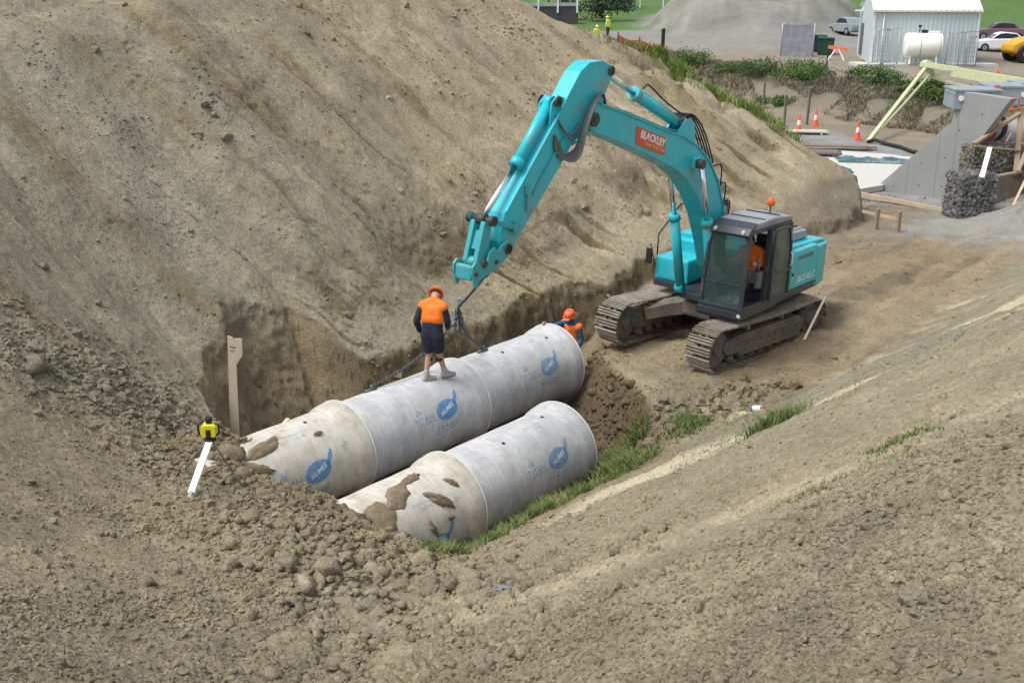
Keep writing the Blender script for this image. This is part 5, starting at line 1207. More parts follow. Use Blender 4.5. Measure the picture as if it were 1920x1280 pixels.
gabion((gb.x+.1, gb.y+.3, .1), R(4), 1.8, 1.2, max(.2, gb.z-.12), 'stone gabion basket hidden below the brownish one', 73, GST2)
# earth face in the dark opening
mb = MB(); q_ = [unp(1858, 402, 36.6), unp(1925, 398, 37.4), unp(1925, 330, 37.4), unp(1858, 332, 36.6)]
bk = Vector((.6, 1.6, 0)); mb.add([*q_, *[p+bk for p in q_]], [(0, 1, 2, 3), (3, 2, 6, 7), (0, 3, 7, 4), (1, 5, 6, 2)]); cut_ = mb.build('earth_face', mat('earth_brown', (.13, .105, .07), .95, bump=.8, scale=3, var=.3)); structure(cut_)
# white slab, tarps, boards
def poly_slab(name, P, z0, z1, m): mb = MB(); mb.prism(P, z0, z1, None, .01, plane='xy'); return mb.build(name, m)
sl = poly_slab('concrete_slab', [(10.6, 46.5), (11.4, 41.0), (12.5, 39.3), (13.75, 40.25), (15.6, 44.2), (17.4, 47.5), (14.5, 49.2), (12.2, 49.6)], .25, .46, mat('slab_white', (.50, .485, .44), .85, bump=.15, var=.06)); structure(sl)
mb = MB(); mb.box((0, -.05, 0), (5.2, .05, .14)); o = mb.build('edge_timber', TIMP); o.location = (12.2, 39.3, .3); o.rotation_euler = (0, R(1), R(-54)); o['label'] = 'long pale edge board along the foot of slab and wing wall'; o['category'] = 'board'
TARP = mat('tarp_teal', (.05, .13, .15), .5, dirt=.35, dirt_col=(.45, .46, .43), var=.5, scale=2); 
def tarp(cx, cy, L, W_, yaw, label, seed, hgt=.13, m=TARP):
    nx, ny = 44, 22; u = np.linspace(-1, 1, nx); v = np.linspace(-1, 1, ny); U, V_ = np.meshgrid(u, v)
    e = 1+.25*fbm(U*1.5+seed, V_*1.5, 3, seed); X = U*L/2*e; Y = V_*W_/2*e; Z = hgt*np.abs(fbm(U*3+seed, V_*2.2, 4, seed+2))*2*(1-np.maximum(U**4, V_**4))+.02
    c, s_ = math.cos(yaw), math.sin(yaw); zz = .47; P = np.stack([cx+X*c-Y*s_, cy+X*s_+Y*c, zz+Z], -1).reshape(-1, 3); i = np.arange(ny-1)[:, None]*nx+np.arange(nx-1)[None]
    o = np_obj('crumpled_tarp', P, np.stack([i, i+1, i+nx+1, i+nx], -1).reshape(-1, 4), m, True); md = o.modifiers.new('s', 'SOLIDIFY'); md.thickness = .01
    tag(o, label, 'tarp', 'tarps on the slab')
tarp(15.3, 46.0, 3.0, 1.3, R(-12), 'larger crumpled teal tarp in the middle of the white slab', 5); tarp(12.9, 43.4, 1.2, .9, R(-10), 'smaller crumpled teal tarp at the left edge of the slab', 9)
DKB = mat('weathered_boards', (.16, .135, .11), .85, scale=2, bump=.2)
def board_stack(x, y, z, yaw, L, n, label, m=DKB, w_=.25):
    o = empty('board_stack', (x, y, z), (0, 0, yaw)); tag(o, label, 'boards', 'stacked boards beside the slab')
    for i in range(n): mb = MB(); mb.box((0, i*(w_+.03), 0), (L*(1-.06*(i % 2)), i*(w_+.03)+w_, .07), None, .006); mb.build('board', m, o)
    mb = MB(); mb.box((.2, 0, -.09), (.3, n*(w_+.03), 0)); mb.box((L-.4, 0, -.09), (L-.3, n*(w_+.03), 0)); mb.build('bearer', m, o)
board_stack(11.6, 47.6, .58, R(-14), 2.6, 4, 'dark weathered boards lying left on the white slab'); board_stack(12.6, 49.9, .55, R(-12), 3.8, 2, 'long brown boards along the back edge of the slab', mat('brown_boards', (.22, .16, .12), .8))
board_stack(13.3, 54.2, .62, R(-8), 2.2, 3, 'pale boards under the leftmost cone', mat('pale_boards', (.5, .47, .40), .8))
mb = MB(); mb.box((-.5, -.2, 0), (.5, .2, .12), None, .03); o = mb.build('white_sack', PINKW); o.location = (12.7, 56.0, .62); tag(o, 'white sack lying behind the crest grass left of the cones', 'sack')
# stakes
def stake(x, y, h, w_, label, m, lean=(0, 0), name='timber_stake', group='stakes in the yard', z=None):
    o = empty(name, (x, y, (gz(x, y) if z is None else z)-.1), (lean[0], lean[1], R(20))); tag(o, label, 'stake', group)
    mb = MB(); mb.prism([(-w_/2, 0), (-w_/2, h), (w_/2, h+.02), (w_/2, 0), (0, -.15)], -w_*.4, w_*.4, None, w_*.08); mb.build('shaft', m, o); mb = MB(); mb.box((-w_*.52, -w_*.42, h*.93), (w_*.52, w_*.42, h-.01)); mb.build('top_band', m, o); return o
stake(13.1, 58.0, 2.3, .10, 'weathered stake left of the cones behind the crest grass', DKB); stake(14.16, 57.6, 1.7, .11, 'short thick stake between the two left cones', DKB); stake(15.6, 58.6, 2.0, .12, 'dark stake immediately left of the second cone', DKB, (0, R(2)))
stake(4.98, 37.35, 1.15, .10, 'black post standing at the end of the orange net', BLACK, z=5.05); stake(20.0, 71.5, 1.3, .07, 'thin dark rod in front of the near left shed corner', BLACK)
stake(11.25, 33.2, .75, .11, 'left peg of the profile board pair behind the excavator', TIMB, group='profile pegs'); stake(11.75, 32.7, .75, .11, 'right peg of the profile board pair behind the excavator', TIMB, group='profile pegs')
mb = MB(); mb.bar(Vector((10.9, 33.6, gz(11.2, 33.2)+.50)), Vector((11.85, 32.65, gz(11.8, 32.7)+.40)), .03, .09); o = mb.build('profile_rail', TIMP); tag(o, 'pale rail nailed across the two pegs behind the excavator', 'rail')
# orange net
n_ = 46; xs = np.linspace(3.45, 4.95, n_); ys = np.linspace(36.9, 37.4, n_); o = empty('safety_net', (4.2, 37.2, 0)); tag(o, 'sagging orange safety net fence on the crest of the bank', 'net')
zt0 = np.linspace(5.95, 5.62, n_)-.10*np.abs(np.sin(np.linspace(0, 6.3, n_))); zb0 = np.array([gz(a, b)-.05 for a, b in zip(xs, ys)]); mb = MB()
for i in range(n_): mb.cyl((xs[i]-4.2, ys[i]-37.2, zb0[i]), (xs[i]-4.2+.02, ys[i]-37.2, zt0[i]), .011, n=4, caps=False)
for k in range(13): mb.tube([(xs[i]-4.2, ys[i]-37.2+.02*math.sin(i), zb0[i]+(zt0[i]-zb0[i])*k/12) for i in range(0, n_, 3)], .012, 4)
mb.build('net_mesh', mat('net_orange', (.62, .20, .08), .7), o)
for i in (0, 22): mb = MB(); mb.cyl((xs[i]-4.2, ys[i]-37.2, zb0[i]-.1), (xs[i]-4.2, ys[i]-37.2, zt0[i]+.08), .02, n=6); mb.build('net_stake', BLACK, o)
# far bridge parapet and fence
BRG = mat('bridge_timber', (.06, .062, .065), .8); o = empty('bridge_parapet', (3.2, 112, gz(3.2, 112))); tag(o, 'dark bridge side with white posts at top centre', 'bridge')
mb = MB(); mb.box((-3.6, 0, -.5), (3.3, 1.5, 1.6)); mb.build('deck_side', BRG, o); mb = MB(); mb.box((-3.6, -.12, 1.65), (3.3, 0, 1.95)); mb.build('rail', mat('rail_grey', (.35, .36, .36), .6), o)
for k in range(4): mb = MB(); mb.box((-2.6+k*1.9, -.2, 1.0), (-2.44+k*1.9, -.05, 2.9)); mb.build('post', WHITE, o)
o = empty('field_fence', (10, 128, 0)); tag(o, 'low post and rail fence across the top of the green field', 'fence')
for k in range(9):
    x_ = 6.5+k*2.6; z_ = gz(x_, 128); mb = MB(); mb.box((x_-10.05, -.05, z_), (x_-9.92, .08, z_+1.2)); mb.build('post', WHITE, o)
mb = MB()
for k in range(8):
    for h_ in (.5, 1.05): mb.bar((6.5+k*2.6-10, 0, gz(6.5+k*2.6, 128)+h_), (6.5+(k+1)*2.6-10, 0, gz(6.5+(k+1)*2.6, 128)+h_), .05)
mb.build('rail', mat('rail_grey', (.35, .36, .36), .6), o)
bush(11.5, 127, 5, 3.2, 'dark trees growing at the left top beside the bridge', 431, M_LEAF_DK, 2500, 'bush', 'far shrubs', .16); bush(7.6, 117, 4.5, 2.6, 'brown green shrub beside the dark bridge side', 432, M_LEAF_DK, 2200, 'bush', 'far shrubs', .14)

# ------------------------------------------------------------------ things in the cutting
PLY = mat('stake_board', (.56, .48, .36), .8, scale=3, dirt=.12, bump=.2)
o = empty('marker_board', (-5.28, 18.95, gz(-5.2, 18.98)+.16), (0, R(3.2), R(-14))); tag(o, 'pale marker board with wide angled head standing against the dark trench wall', 'board')
mb = MB(); mb.prism([(0, -.35), (.19, -.35), (.165, 1.42), (.29, 1.62), (.285, 1.94), (.13, 1.93), (.115, 1.90), (.095, 1.95), (.0, 1.96)], 0, .022, None, .003); mb.build('plank', PLY, o)
mb = MB(); mb.box((.03, .023, 1.1), (.15, .028, 1.12)); mb.box((.05, -.004, 1.75), (.16, -.001, 1.765)); mb.box((.04, -.004, 1.68), (.13, -.001, 1.69)); mb.build('pencil_marks', DARK, o)
# laser level
lg = empty('laser_level', (-4.3, 14.4, 0)); tag(lg, 'yellow laser level on a tripod with one broad white leg', 'laser level'); AP = Vector((0, 0, gz(-4.3, 14.4)+.42)); ALU = mat('tripod_aluminium', (.30, .31, .30), .5, metal=.3, dirt=.3); YELL = mat('laser_yellow', (.78, .70, .03), .4, dirt=.08)
def leg_to(x, y): return Vector((x+4.3, y-14.4, gz(x, y)-.02))
lw = leg_to(-4.36, 13.38); AP.z = max(AP.z, lw.z+.44)
e_ = (lw-AP).normalized(); mb = MB(); mb.bar(AP+e_*.06, lw-e_*.1, .095, .03, bev=.005); l1 = mb.build('leg', mat('leg_white', (.86, .87, .88), .4), lg); mb = MB(); mb.bar(lw-e_*.12, lw, .05, .04); mb.build('leg_foot', ALU, l1)
for q_ in (leg_to(-4.95, 15.1), leg_to(-3.9, 14.7)):
    e_ = (q_-AP).normalized(); sd_ = e_.cross(Vector((0, 0, 1))).normalized()*.022; Lq = (q_-AP).length
    mb = MB(); mb.cyl(AP+sd_, AP+e_*Lq*.55+sd_, .011, n=8); mb.cyl(AP-sd_, AP+e_*Lq*.55-sd_, .011, n=8); mb.cyl(AP+e_*Lq*.4, q_, .014, n=8); mb.box((-.035, -.02, -.02), (.035, .02, .02), T(*(AP+e_*Lq*.55)), .004); mb.build('leg', ALU, lg)
mb = MB(); mb.lathe([(.02, AP.z-.03), (.085, AP.z-.02), (.085, AP.z+.01), (.03, AP.z+.02), (.03, AP.z+.05)], n=20); mb.build('tripod_head', BLACK, lg)
zb_ = AP.z+.05; mb = MB(); mb.prism([(-.09, 0), (.09, 0), (.115, .05), (.105, .16), (.06, .19), (-.06, .19), (-.105, .16), (-.115, .05)], -.085, .085, T(0, 0, zb_), .015); ls = mb.build('laser_body', YELL, lg)
for s_ in (-1, 1):
    mb = MB(); mb.tube([(s_*.10, -.05, zb_+.02), (s_*.145, -.05, zb_+.06), (s_*.145, -.05, zb_+.18), (s_*.09, -.05, zb_+.215)], .016, 6); mb.build('handle', BLACK, ls)
mb = MB(); mb.box((-.035, -.095, zb_+.01), (.035, -.08, zb_+.12), None, .004); mb.cyl((0, 0, zb_+.19), (0, 0, zb_+.25), .045, n=16); mb.cyl((0, 0, zb_+.25), (0, 0, zb_+.275), .052, n=16); mb.build('rotating_head', BLACK, ls)
# spray can, rags, lath
o = empty('spray_can', (4.38, 18.6, gz(4.38, 18.6)+.06), (R(72), 0, R(35))); tag(o, 'white spray can with red cap lying on the clod ridge', 'spray can')
mb = MB(); mb.lathe([(.055, 0), (.06, .01), (.06, .2), (.045, .235), (.03, .24)], n=20); c = mb.build('can_body', PINKW, o); mb = MB(); mb.lathe([(.045, .236), (.045, .30), (.03, .31)], n=16); mb.build('cap', SIGNRED, o); mb = MB(); mb.lathe([(.0605, .0), (.0612, .005), (.0612, .05), (.0605, .055)], n=20); mb.build('stripe', mat('stripe_blue', (.05, .15, .4)), c)
def rag(x, y, r_, label, m, seed, name='cloth_rag', fl=.5):
    V, Fc = ico(3); n1 = fbm(V[:, 0]*2+seed, V[:, 1]*2+V[:, 2]*2, 4, seed); W_ = V*(1+1.1*n1)[:, None]*np.array([1.2, .7, fl])*r_+np.array([0, 0, r_*.2]); o = np_obj(name, W_, Fc, m, True, k=3); o.location = (x, y, gz(x, y)); tag(o, label, 'rag'); return o
rag(-2.37, 10.16, .05, 'small black rag lying on the soil left of the clod field', BLACK, 8); rag(-.06, 8.55, .10, 'crumpled grey blue plastic scrap half buried in clods', mat('plastic_grey_blue', (.17, .18, .20), .5), 15, 'plastic_scrap', .3)
o = strut(1508, 637, 22.4, 1548, 556, 22.9, .05, mat('grey_timber', (.27, .25, .205), .8), 'grey lath leaning on the rear of the near track', 'leaning_lath', 'lath', None)
mb = MB(); mb.bar(Vector((-3.95, 16.75, .36)), Vector((-3.78, 17.15, .50)), .07, .02); o = mb.build('timber_scrap', PLY); tag(o, 'short scrap of board lying on the buried end of the rear pipe', 'board')
# dried mud crust on the two buried pipes
def mud(root, x0, phi, a, b, rot, seed, name='dried_mud'):
    n = 30; t = np.linspace(0, 2*PI, n, endpoint=False); rr = 1+.55*fbm(np.cos(t)*1.6+seed, np.sin(t)*1.6, 4, seed, .7); V = [(0, 0)]; c, s_ = math.cos(rot), math.sin(rot); pts = []
    for ring, h_ in ((0, .045), (.45, .04), (.8, .03), (1.0, -.01)):
        for k in range(n if ring else 1):
            p, q = a*ring*rr[k]*math.cos(t[k]), b*ring*rr[k]*math.sin(t[k]); u, v = p*c-q*s_, p*s_+q*c; rad = RB+h_*(.6+.8*float(_h(np.array(k*3+int(ring*100)), np.array(seed)))) if h_ > 0 else RB-.01
            ph = phi+v/RB; pts.append((x0+u, -rad*math.cos(ph), rad*math.sin(ph)))
    F_ = [(0, 1+k, 1+(k+1) % n) for k in range(n)]
    for r_ in range(2): F_ += [(1+r_*n+k, 1+(r_+1)*n+k, 1+(r_+1)*n+(k+1) % n, 1+r_*n+(k+1) % n) for k in range(n)]
    o = mesh_obj(name, pts, F_, MUD, root, True); return o
MUD = mat('mud_crust', (.21, .165, .105), .95, scale=9, var=.3, bump=.8)
pipes_ = [o for o in bpy.data.objects if o.name.startswith('concrete_pipe')]
A1 = pipes_[2]; B1 = pipes_[4]
for a_ in ((-1.95, 1.15, .42, .13, .2, 3), (-2.25, .75, .3, .1, -.5, 5), (-.9, 1.0, .09, .04, 0, 7)): mud(A1, *a_)
for a_ in ((-1.45, 1.2, .34, .2, .5, 11), (-.85, .75, .30, .10, -.75, 12), (-2.1, .75, .55, .3, .6, 13), (-1.15, .25, .16, .05, -1.2, 14), (-.45, .95, .14, .05, -.9, 15), (-.75, .3, .07, .05, 0, 16), (-1.0, 1.45, .25, .1, .1, 17)): mud(B1, *a_)

# ------------------------------------------------------------------ people
SKIN = mat('skin', (.48, .27, .19), .55, var=.05); NAVY = mat('navy_cloth', (.018, .022, .042), .85, var=.3, bump=.9, scale=4); HIVIS = mat('orange_cloth', (.92, .20, .02), .75, var=.12, scale=4, bump=.9); BOOT = mat('boot_suede', (.36, .35, .33), .85, dirt=.2, scale=9); HAT = mat('helmet_orange', (.80, .13, .03), .3, var=.03)
HAIR = mat('hair_dark', (.03, .022, .018), .8); BLUE = mat('blue_shirt', (.03, .10, .19), .85, var=.2, scale=9); TAPE = mat('reflective_tape', (.62, .62, .60), .35); TROUS = mat('work_trousers', (.05, .055, .07), .9)
def skinned(name, J, E, m, parent, root_j=None, vox=.011, smooth=4):
    """one continuous surface: tapered limbs between joints (x, y, z, r), fused"""
    mb = MB()
    for k, v in J.items():
        t = bmesh.new(); bmesh.ops.create_icosphere(t, subdivisions=2 if v[3] < .03 else 3, radius=v[3]); mb.take(t, T(*v[:3]))
    for a, b in E:
        if (Vector(J[a][:3])-Vector(J[b][:3])).length > 1e-4: mb.cyl(J[a][:3], J[b][:3], J[a][3], J[b][3], 20)
    o = mb.build(name, m, parent); md = o.modifiers.new('r', 'REMESH'); md.mode = 'VOXEL'; md.voxel_size = vox; md.use_smooth_shade = True
    sm = o.modifiers.new('s', 'SMOOTH'); sm.iterations = smooth; sm.factor = .5
    dg = bpy.context.evaluated_depsgraph_get(); me2 = bpy.data.meshes.new_from_object(o.evaluated_get(dg)); old = o.data
    o.modifiers.clear(); o.data = me2; bpy.data.meshes.remove(old); me2.name = name
    if not me2.materials: me2.materials.append(m)
    me2.polygons.foreach_set('use_smooth', [True]*len(me2.polygons)); return o
def lerp(a, b, t): return tuple(a[i]+(b[i]-a[i])*t for i in range(3))
def person(name_loc, yaw, P, label, outfit, scale=1., group=None):
    """P holds joints in metres: x forward, y left, z up"""
    o = empty('person', name_loc, (0, 0, yaw)); o.scale = (scale,)*3; tag(o, label, 'person', group)
    J = {}; E = []
    def add(k, p, r, r2=None): J[k] = (*p, r) if r2 is None else (*p, r, r2)
    pel, ch, nk, hd = P['pelvis'], P['chest'], P['neck'], P['head']
    add('pelvis', pel, .105); add('waist', lerp(pel, ch, .5), .10); add('chest', ch, .115); add('neck', nk, .056); E += [('pelvis', 'waist'), ('waist', 'chest'), ('chest', 'neck')]
    lat = (Vector(P['shl'])-Vector(P['shr'])).normalized()
    for s, k_ in (('l', 1), ('r', -1)):
        add('tc'+s, tuple(Vector(ch)+lat*k_*.085+Vector((0, 0, .03))), .092); add('tw'+s, tuple(Vector(J['waist'][:3])+lat*k_*.06), .092); add('tp'+s, tuple(Vector(pel)+lat*k_*.07), .098)
        E += [('tc'+s, 'tw'+s), ('tw'+s, 'tp'+s), ('tc'+s, 'sh'+s), ('tp'+s, 'hip'+s), ('neck', 'sh'+s)]
    hv = (Vector(hd)-Vector(nk)).normalized(); add('jaw', tuple(Vector(nk)+hv*.07), .066); add('head', hd, .089); add('crown', tuple(Vector(hd)+hv*.075), .07); E += [('neck', 'jaw'), ('jaw', 'head'), ('head', 'crown')]
    for s in 'lr':
        sh, elb, wr = P['sh'+s], P['el'+s], P['wr'+s]; add('sh'+s, sh, .062); add('ua'+s, lerp(sh, elb, .45), .05); add('el'+s, elb, .042); add('fa'+s, lerp(elb, wr, .35), .043); add('wr'+s, wr, .028)
        E += [('chest', 'sh'+s), ('sh'+s, 'ua'+s), ('ua'+s, 'el'+s), ('el'+s, 'fa'+s), ('fa'+s, 'wr'+s)]
        hip, kn, an, toe = P['hip'+s], P['kn'+s], P['an'+s], P['toe'+s]; add('hip'+s, hip, .098); add('th'+s, lerp(hip, kn, .5), .08); add('kn'+s, kn, .056); add('ca'+s, lerp(kn, an, .3), .058); add('an'+s, an, .038); add('toe'+s, toe, .034)
        E += [('pelvis', 'hip'+s), ('hip'+s, 'th'+s), ('th'+s, 'kn'+s), ('kn'+s, 'ca'+s), ('ca'+s, 'an'+s), ('an'+s, 'toe'+s)]
        # hand: palm plus five bent fingers
        W_ = Vector(wr); u = (W_-Vector(elb)).normalized(); u = (u+Vector(P.get('hand'+s, (0, 0, 0)))).normalized(); side = u.cross(Vector((0, 1, 0) if abs(u.y) < .8 else (1, 0, 0))).normalized(); nrm = u.cross(side)*(1 if s == 'l' else -1)
        pm_ = W_+u*.05; add('pa'+s, tuple(pm_), .027); E.append(('wr'+s, 'pa'+s)); kn_ = W_+u*.085; add('kk'+s, tuple(kn_), .019); E.append(('pa'+s, 'kk'+s)); [(add('kk%d%s' % (q_, s), tuple(kn_+side*q_*.024), .015), E.append(('kk%d%s' % (q_, s), 'wr'+s)), E.append(('kk%d%s' % (q_, s), 'kk'+s))) for q_ in (-1, 1)]
        for f, (off, ln) in enumerate(((-.031, .070), (-.010, .080), (.011, .075), (.031, .060))):
            a = kn_+side*off+u*.008; b = a+u*ln*.5+nrm*.012; c = b+u*ln*.32+nrm*.030
            add('f%d%s1' % (f, s), tuple(a), .0095); add('f%d%s2' % (f, s), tuple(b), .0088); add('f%d%s3' % (f, s), tuple(c), .0075); E += [('kk'+s, 'f%d%s1' % (f, s)), ('f%d%s1' % (f, s), 'f%d%s2' % (f, s)), ('f%d%s2' % (f, s), 'f%d%s3' % (f, s))]
        a = W_+u*.035-side*.034; b = a+u*.03-side*.022+nrm*.01; c = b+u*.03-side*.004+nrm*.012
        add('t1'+s, tuple(a), .0115); add('t2'+s, tuple(b), .0105); add('t3'+s, tuple(c), .009); E += [('pa'+s, 't1'+s), ('t1'+s, 't2'+s), ('t2'+s, 't3'+s)]
    body = skinned('body', J, E, SKIN, o, vox=.0085, smooth=3)
    # face on the front of the head
    H_ = Vector(hd); fx = Vector(P.get('face', (1, 0, 0))); fx = (fx-hv*fx.dot(hv)).normalized(); fy = hv.cross(fx)
    Mh = Matrix(((fx.x, fy.x, hv.x, H_.x), (fx.y, fy.y, hv.y, H_.y), (fx.z, fy.z, hv.z, H_.z), (0, 0, 0, 1)))
    mb = MB(); mb.prism([(.075, .02), (.105, -.022), (.098, -.03), (.075, -.032)], -.014, .014, Mh, .004)
    for s_ in (-1, 1): mb.lathe([(.004, -.012), (.022, -.008), (.026, .012), (.012, .022)], Mh @ T(-.005, s_*.082, -.01) @ RX(PI/2*s_), 10)
    mb.build('nose_and_ears', SKIN, o)
    mb = MB()
    for s_ in (-1, 1): mb.lathe([(.002, -.004), (.011, 0), (.011, .004), (.002, .007)], Mh @ T(.080, s_*.032, .012) @ RY(PI/2), 10)
    mb.box((.074, -.022, -.058), (.084, .022, -.052), Mh); mb.build('eyes_and_mouth', HAIR, o)
    mb = MB(); t = bmesh.new(); bmesh.ops.create_uvsphere(t, u_segments=20, v_segments=12, radius=1)
    bmesh.ops.delete(t, geom=[v for v in t.verts if v.co.z < -.35 or (v.co.x > .35 and v.co.z < .35)], context='VERTS')
    for v in t.verts: v.co = Vector((v.co.x*.104-.008, v.co.y*.096, v.co.z*.115+.02))
    mb.take(t, Mh); mb.build('hair', HAIR, o)
    if outfit.get('hat'):
        mb = MB(); Mt = Mh @ T(0, 0, .03); n = 24
        mb.lathe([(.128, .0), (.126, .03), (.118, .07), (.095, .105), (.055, .125), (.01, .13)], Mt @ Matrix.Diagonal((1.12, .98, 1, 1)), n)
        mb.prism([(.10, -.002), (.185, -.012), (.188, -.006), (.11, .012)], -.07, .07, Mt, .003)
        mb.lathe([(.128, -.004), (.142, -.004), (.142, .004), (.128, .006)], Mt @ Matrix.Diagonal((1.12, .98, 1, 1)), n)
        for y_ in (-.035, 0, .035): mb.tube([(-.11, y_, .075), (-.05, y_, .125-abs(y_)*.2), (.03, y_, .130-abs(y_)*.2), (.11, y_, .075)], .008, 6, Mt)
        mb.build('helmet', outfit['hat'], o)
    def wear(nm, keys, grow, m, extra=None, smooth=5):
        J2 = {k: (*J[k][:3], J[k][3]+grow.get(k, grow['*'])) for k in keys}
        if extra: J2.update(extra)
        return skinned(nm, J2, [e for e in E2 if e[0] in J2 and e[1] in J2], m, o, vox=.013, smooth=smooth)
    E2 = E+[('tpl', 'heml'), ('tpr', 'hemr'), ('heml', 'hemr'), ('tpl', 'tpr'), ('twl', 'twr'), ('tcl', 'tcr'), ('hipl', 'lgl'), ('hipr', 'lgr'), ('pelvis', 'lgl'), ('pelvis', 'lgr'), ('fal', 'cfl'), ('far', 'cfr'), ('shl', 'slvl'), ('shr', 'slvr'), ('heml', 'pelvis'), ('hemr', 'pelvis')]
    TK = ['chest', 'waist', 'pelvis', 'neck']+[a+s for s in 'lr' for a in ('tc', 'tw', 'tp', 'sh', 'ua', 'el', 'fa')]
    if outfit.get('torso'):
        ex = {('cf'+s): (*lerp(J['fa'+s], J['wr'+s], .8), .047) for s in 'lr'}
        if outfit.get('jacket'): ex.update({('hem'+s): (*(Vector(J['tp'+s][:3])+Vector((0, 0, -.07))), .122) for s in 'lr'})
        wear(outfit['torso'][0], TK, {'*': .02, 'neck': .018, 'chest': .03, 'waist': .036, 'twl': .036, 'twr': .036, 'tpl': .034, 'tpr': .034, 'pelvis': .03, 'ual': .024, 'uar': .024}, outfit['torso'][1], ex)
    if outfit.get('vest'):
        if outfit.get('long_vest'): wear('hi_vis_vest', ['chest', 'waist', 'pelvis']+[a+s for s in 'lr' for a in ('tc', 'tw', 'tp', 'sh')], {'*': .034, 'waist': .046, 'twl': .046, 'twr': .046, 'tpl': .044, 'tpr': .044, 'pelvis': .04, 'chest': .04}, outfit['vest'])
        else: J['twl'] = (*lerp(J['twl'], J['tcl'], .35), .10); J['twr'] = (*lerp(J['twr'], J['tcr'], .35), .10); wear('hi_vis_panel', ['chest', 'neck']+[a+s for s in 'lr' for a in ('tc', 'tw', 'sh')], {'*': .031, 'neck': .026, 'chest': .043, 'twl': .058, 'twr': .058, 'tcl': .04, 'tcr': .04}, outfit['vest'])
    if outfit.get('shorts'): wear('shorts', ['pelvis', 'tpl', 'tpr', 'hipl', 'hipr'], {'*': .03}, outfit['shorts'], {('lg'+s): (*lerp(J['hip'+s], J['kn'+s], .66), .108) for s in 'lr'})
    if outfit.get('trousers'): wear('trousers', ['pelvis', 'tpl', 'tpr']+[a+s for s in 'lr' for a in ('hip', 'th', 'kn', 'ca', 'an')], {'*': .02}, outfit['trousers'])
    for s in 'lr':
        a, t_ = Vector(J['an'+s][:3]), Vector(J['toe'+s][:3]); k_ = Vector(J['ca'+s][:3]); f_ = (t_-a); f_.z = 0; f_.normalize(); h_ = a-f_*.04
        J3 = {'cuff': (*lerp(a, k_, .30), .056), 'ank': (*a, .054), 'heel': (h_.x, h_.y, t_.z+.008, .048), 'ball': (*(t_-f_*.05+Vector((0, 0, .008))), .052), 'tip': (*(t_+f_*.03), .045)}
        skinned('boot', J3, [('cuff', 'ank'), ('ank', 'heel'), ('ank', 'ball'), ('ball', 'tip'), ('heel', 'ball')], outfit['boots'], o, vox=.010, smooth=3)
        J4 = {'h': (h_.x, h_.y, t_.z-.026, .030), 'b': (*(t_+Vector((0, 0, -.026))), .034), 't': (*(t_+f_*.045+Vector((0, 0, -.024))), .028)}; skinned('boot_sole', J4, [('h', 'b'), ('b', 't')], BLACK, o, vox=.010, smooth=1)
    return o, J
# standing on the rear pipe, seen from behind, looking down
d_, s_ = -.26, -3.95; X_, Y_ = xy(d_, s_); zt_ = PA[2]+math.sqrt(RB*RB-.26**2)-.01
def top_z(dd): return math.sqrt(RB*RB-dd*dd)-RB
P = dict(pelvis=(.0, 0, .97), chest=(.07, 0, 1.34), neck=(.13, 0, 1.53), head=(.26, .02, 1.60), face=(.5, 0, -.85), shl=(.05, .19, 1.44), ell=(-.04, .29, 1.17), wrl=(.06, .27, .93), handl=(.1, -.05, -.3), shr=(.08, -.19, 1.43), elr=(.10, -.27, 1.15), wrr=(.24, -.21, .99), handr=(.3, .2, -.2),
         hipl=(.0, .10, .90), knl=(.05, .10, .50), anl=(-.06, .12, .13), toel=(.06, .03, .05), hipr=(.0, -.10, .90), knr=(.12, -.08, .50), anr=(.22, -.14, .15), toer=(.33, -.25, .07))
w1, J1 = person((X_, Y_, zt_), math.atan2(AX[1], AX[0])+R(22), P, 'worker in shorts and orange and navy jacket standing on the rear pipe', dict(torso=('jacket', NAVY), jacket=True, vest=HIVIS, shorts=NAVY, boots=BOOT, hat=HAT))
mb = MB()   # knee pads strapped above the calf
for s in 'lr':
    k_ = Vector(J1['kn'+s][:3]); mb.cyl(k_+Vector((0, 0, -.11)), k_+Vector((0, 0, -.06)), .066, .064, n=16)
mb.build('knee_strap', BLACK, w1)
# behind the bell of the rear pipe, one hand on its rim
xx, yy = 1.33, 23.15; zf = gz(xx, yy); yw = R(232)
hp_ = Matrix.Rotation(-yw, 3, 'Z') @ (Vector((.69, 22.36, .60))-Vector((xx, yy, zf)))
sh_ = Vector((.05, -.19, 1.43)); el_ = sh_*.45+hp_*.55+Vector((0, -.06, -.10))
P = dict(pelvis=(0, 0, .97), chest=(.03, 0, 1.34), neck=(.06, 0, 1.53), head=(.11, .01, 1.655), face=(1, .1, -.35), shr=tuple(sh_), elr=tuple(el_), wrr=tuple(hp_), handr=(.2, 0, -.3), shl=(.03, .19, 1.42), ell=(.02, .27, 1.14), wrl=(.16, .25, .95), handl=(.1, 0, -.2),
         hipl=(0, .10, .9), knl=(.05, .13, .5), anl=(-.02, .14, .11), toel=(.13, .16, .05), hipr=(0, -.10, .9), knr=(.04, -.12, .5), anr=(-.03, -.13, .11), toer=(.12, -.15, .05))
w2, J2_ = person((xx, yy, zf), yw, P, 'helmeted worker in blue shirt and orange vest leaning on the far pipe end', dict(torso=('shirt', BLUE), vest=HIVIS, long_vest=True, trousers=TROUS, boots=BOOT, hat=HAT))
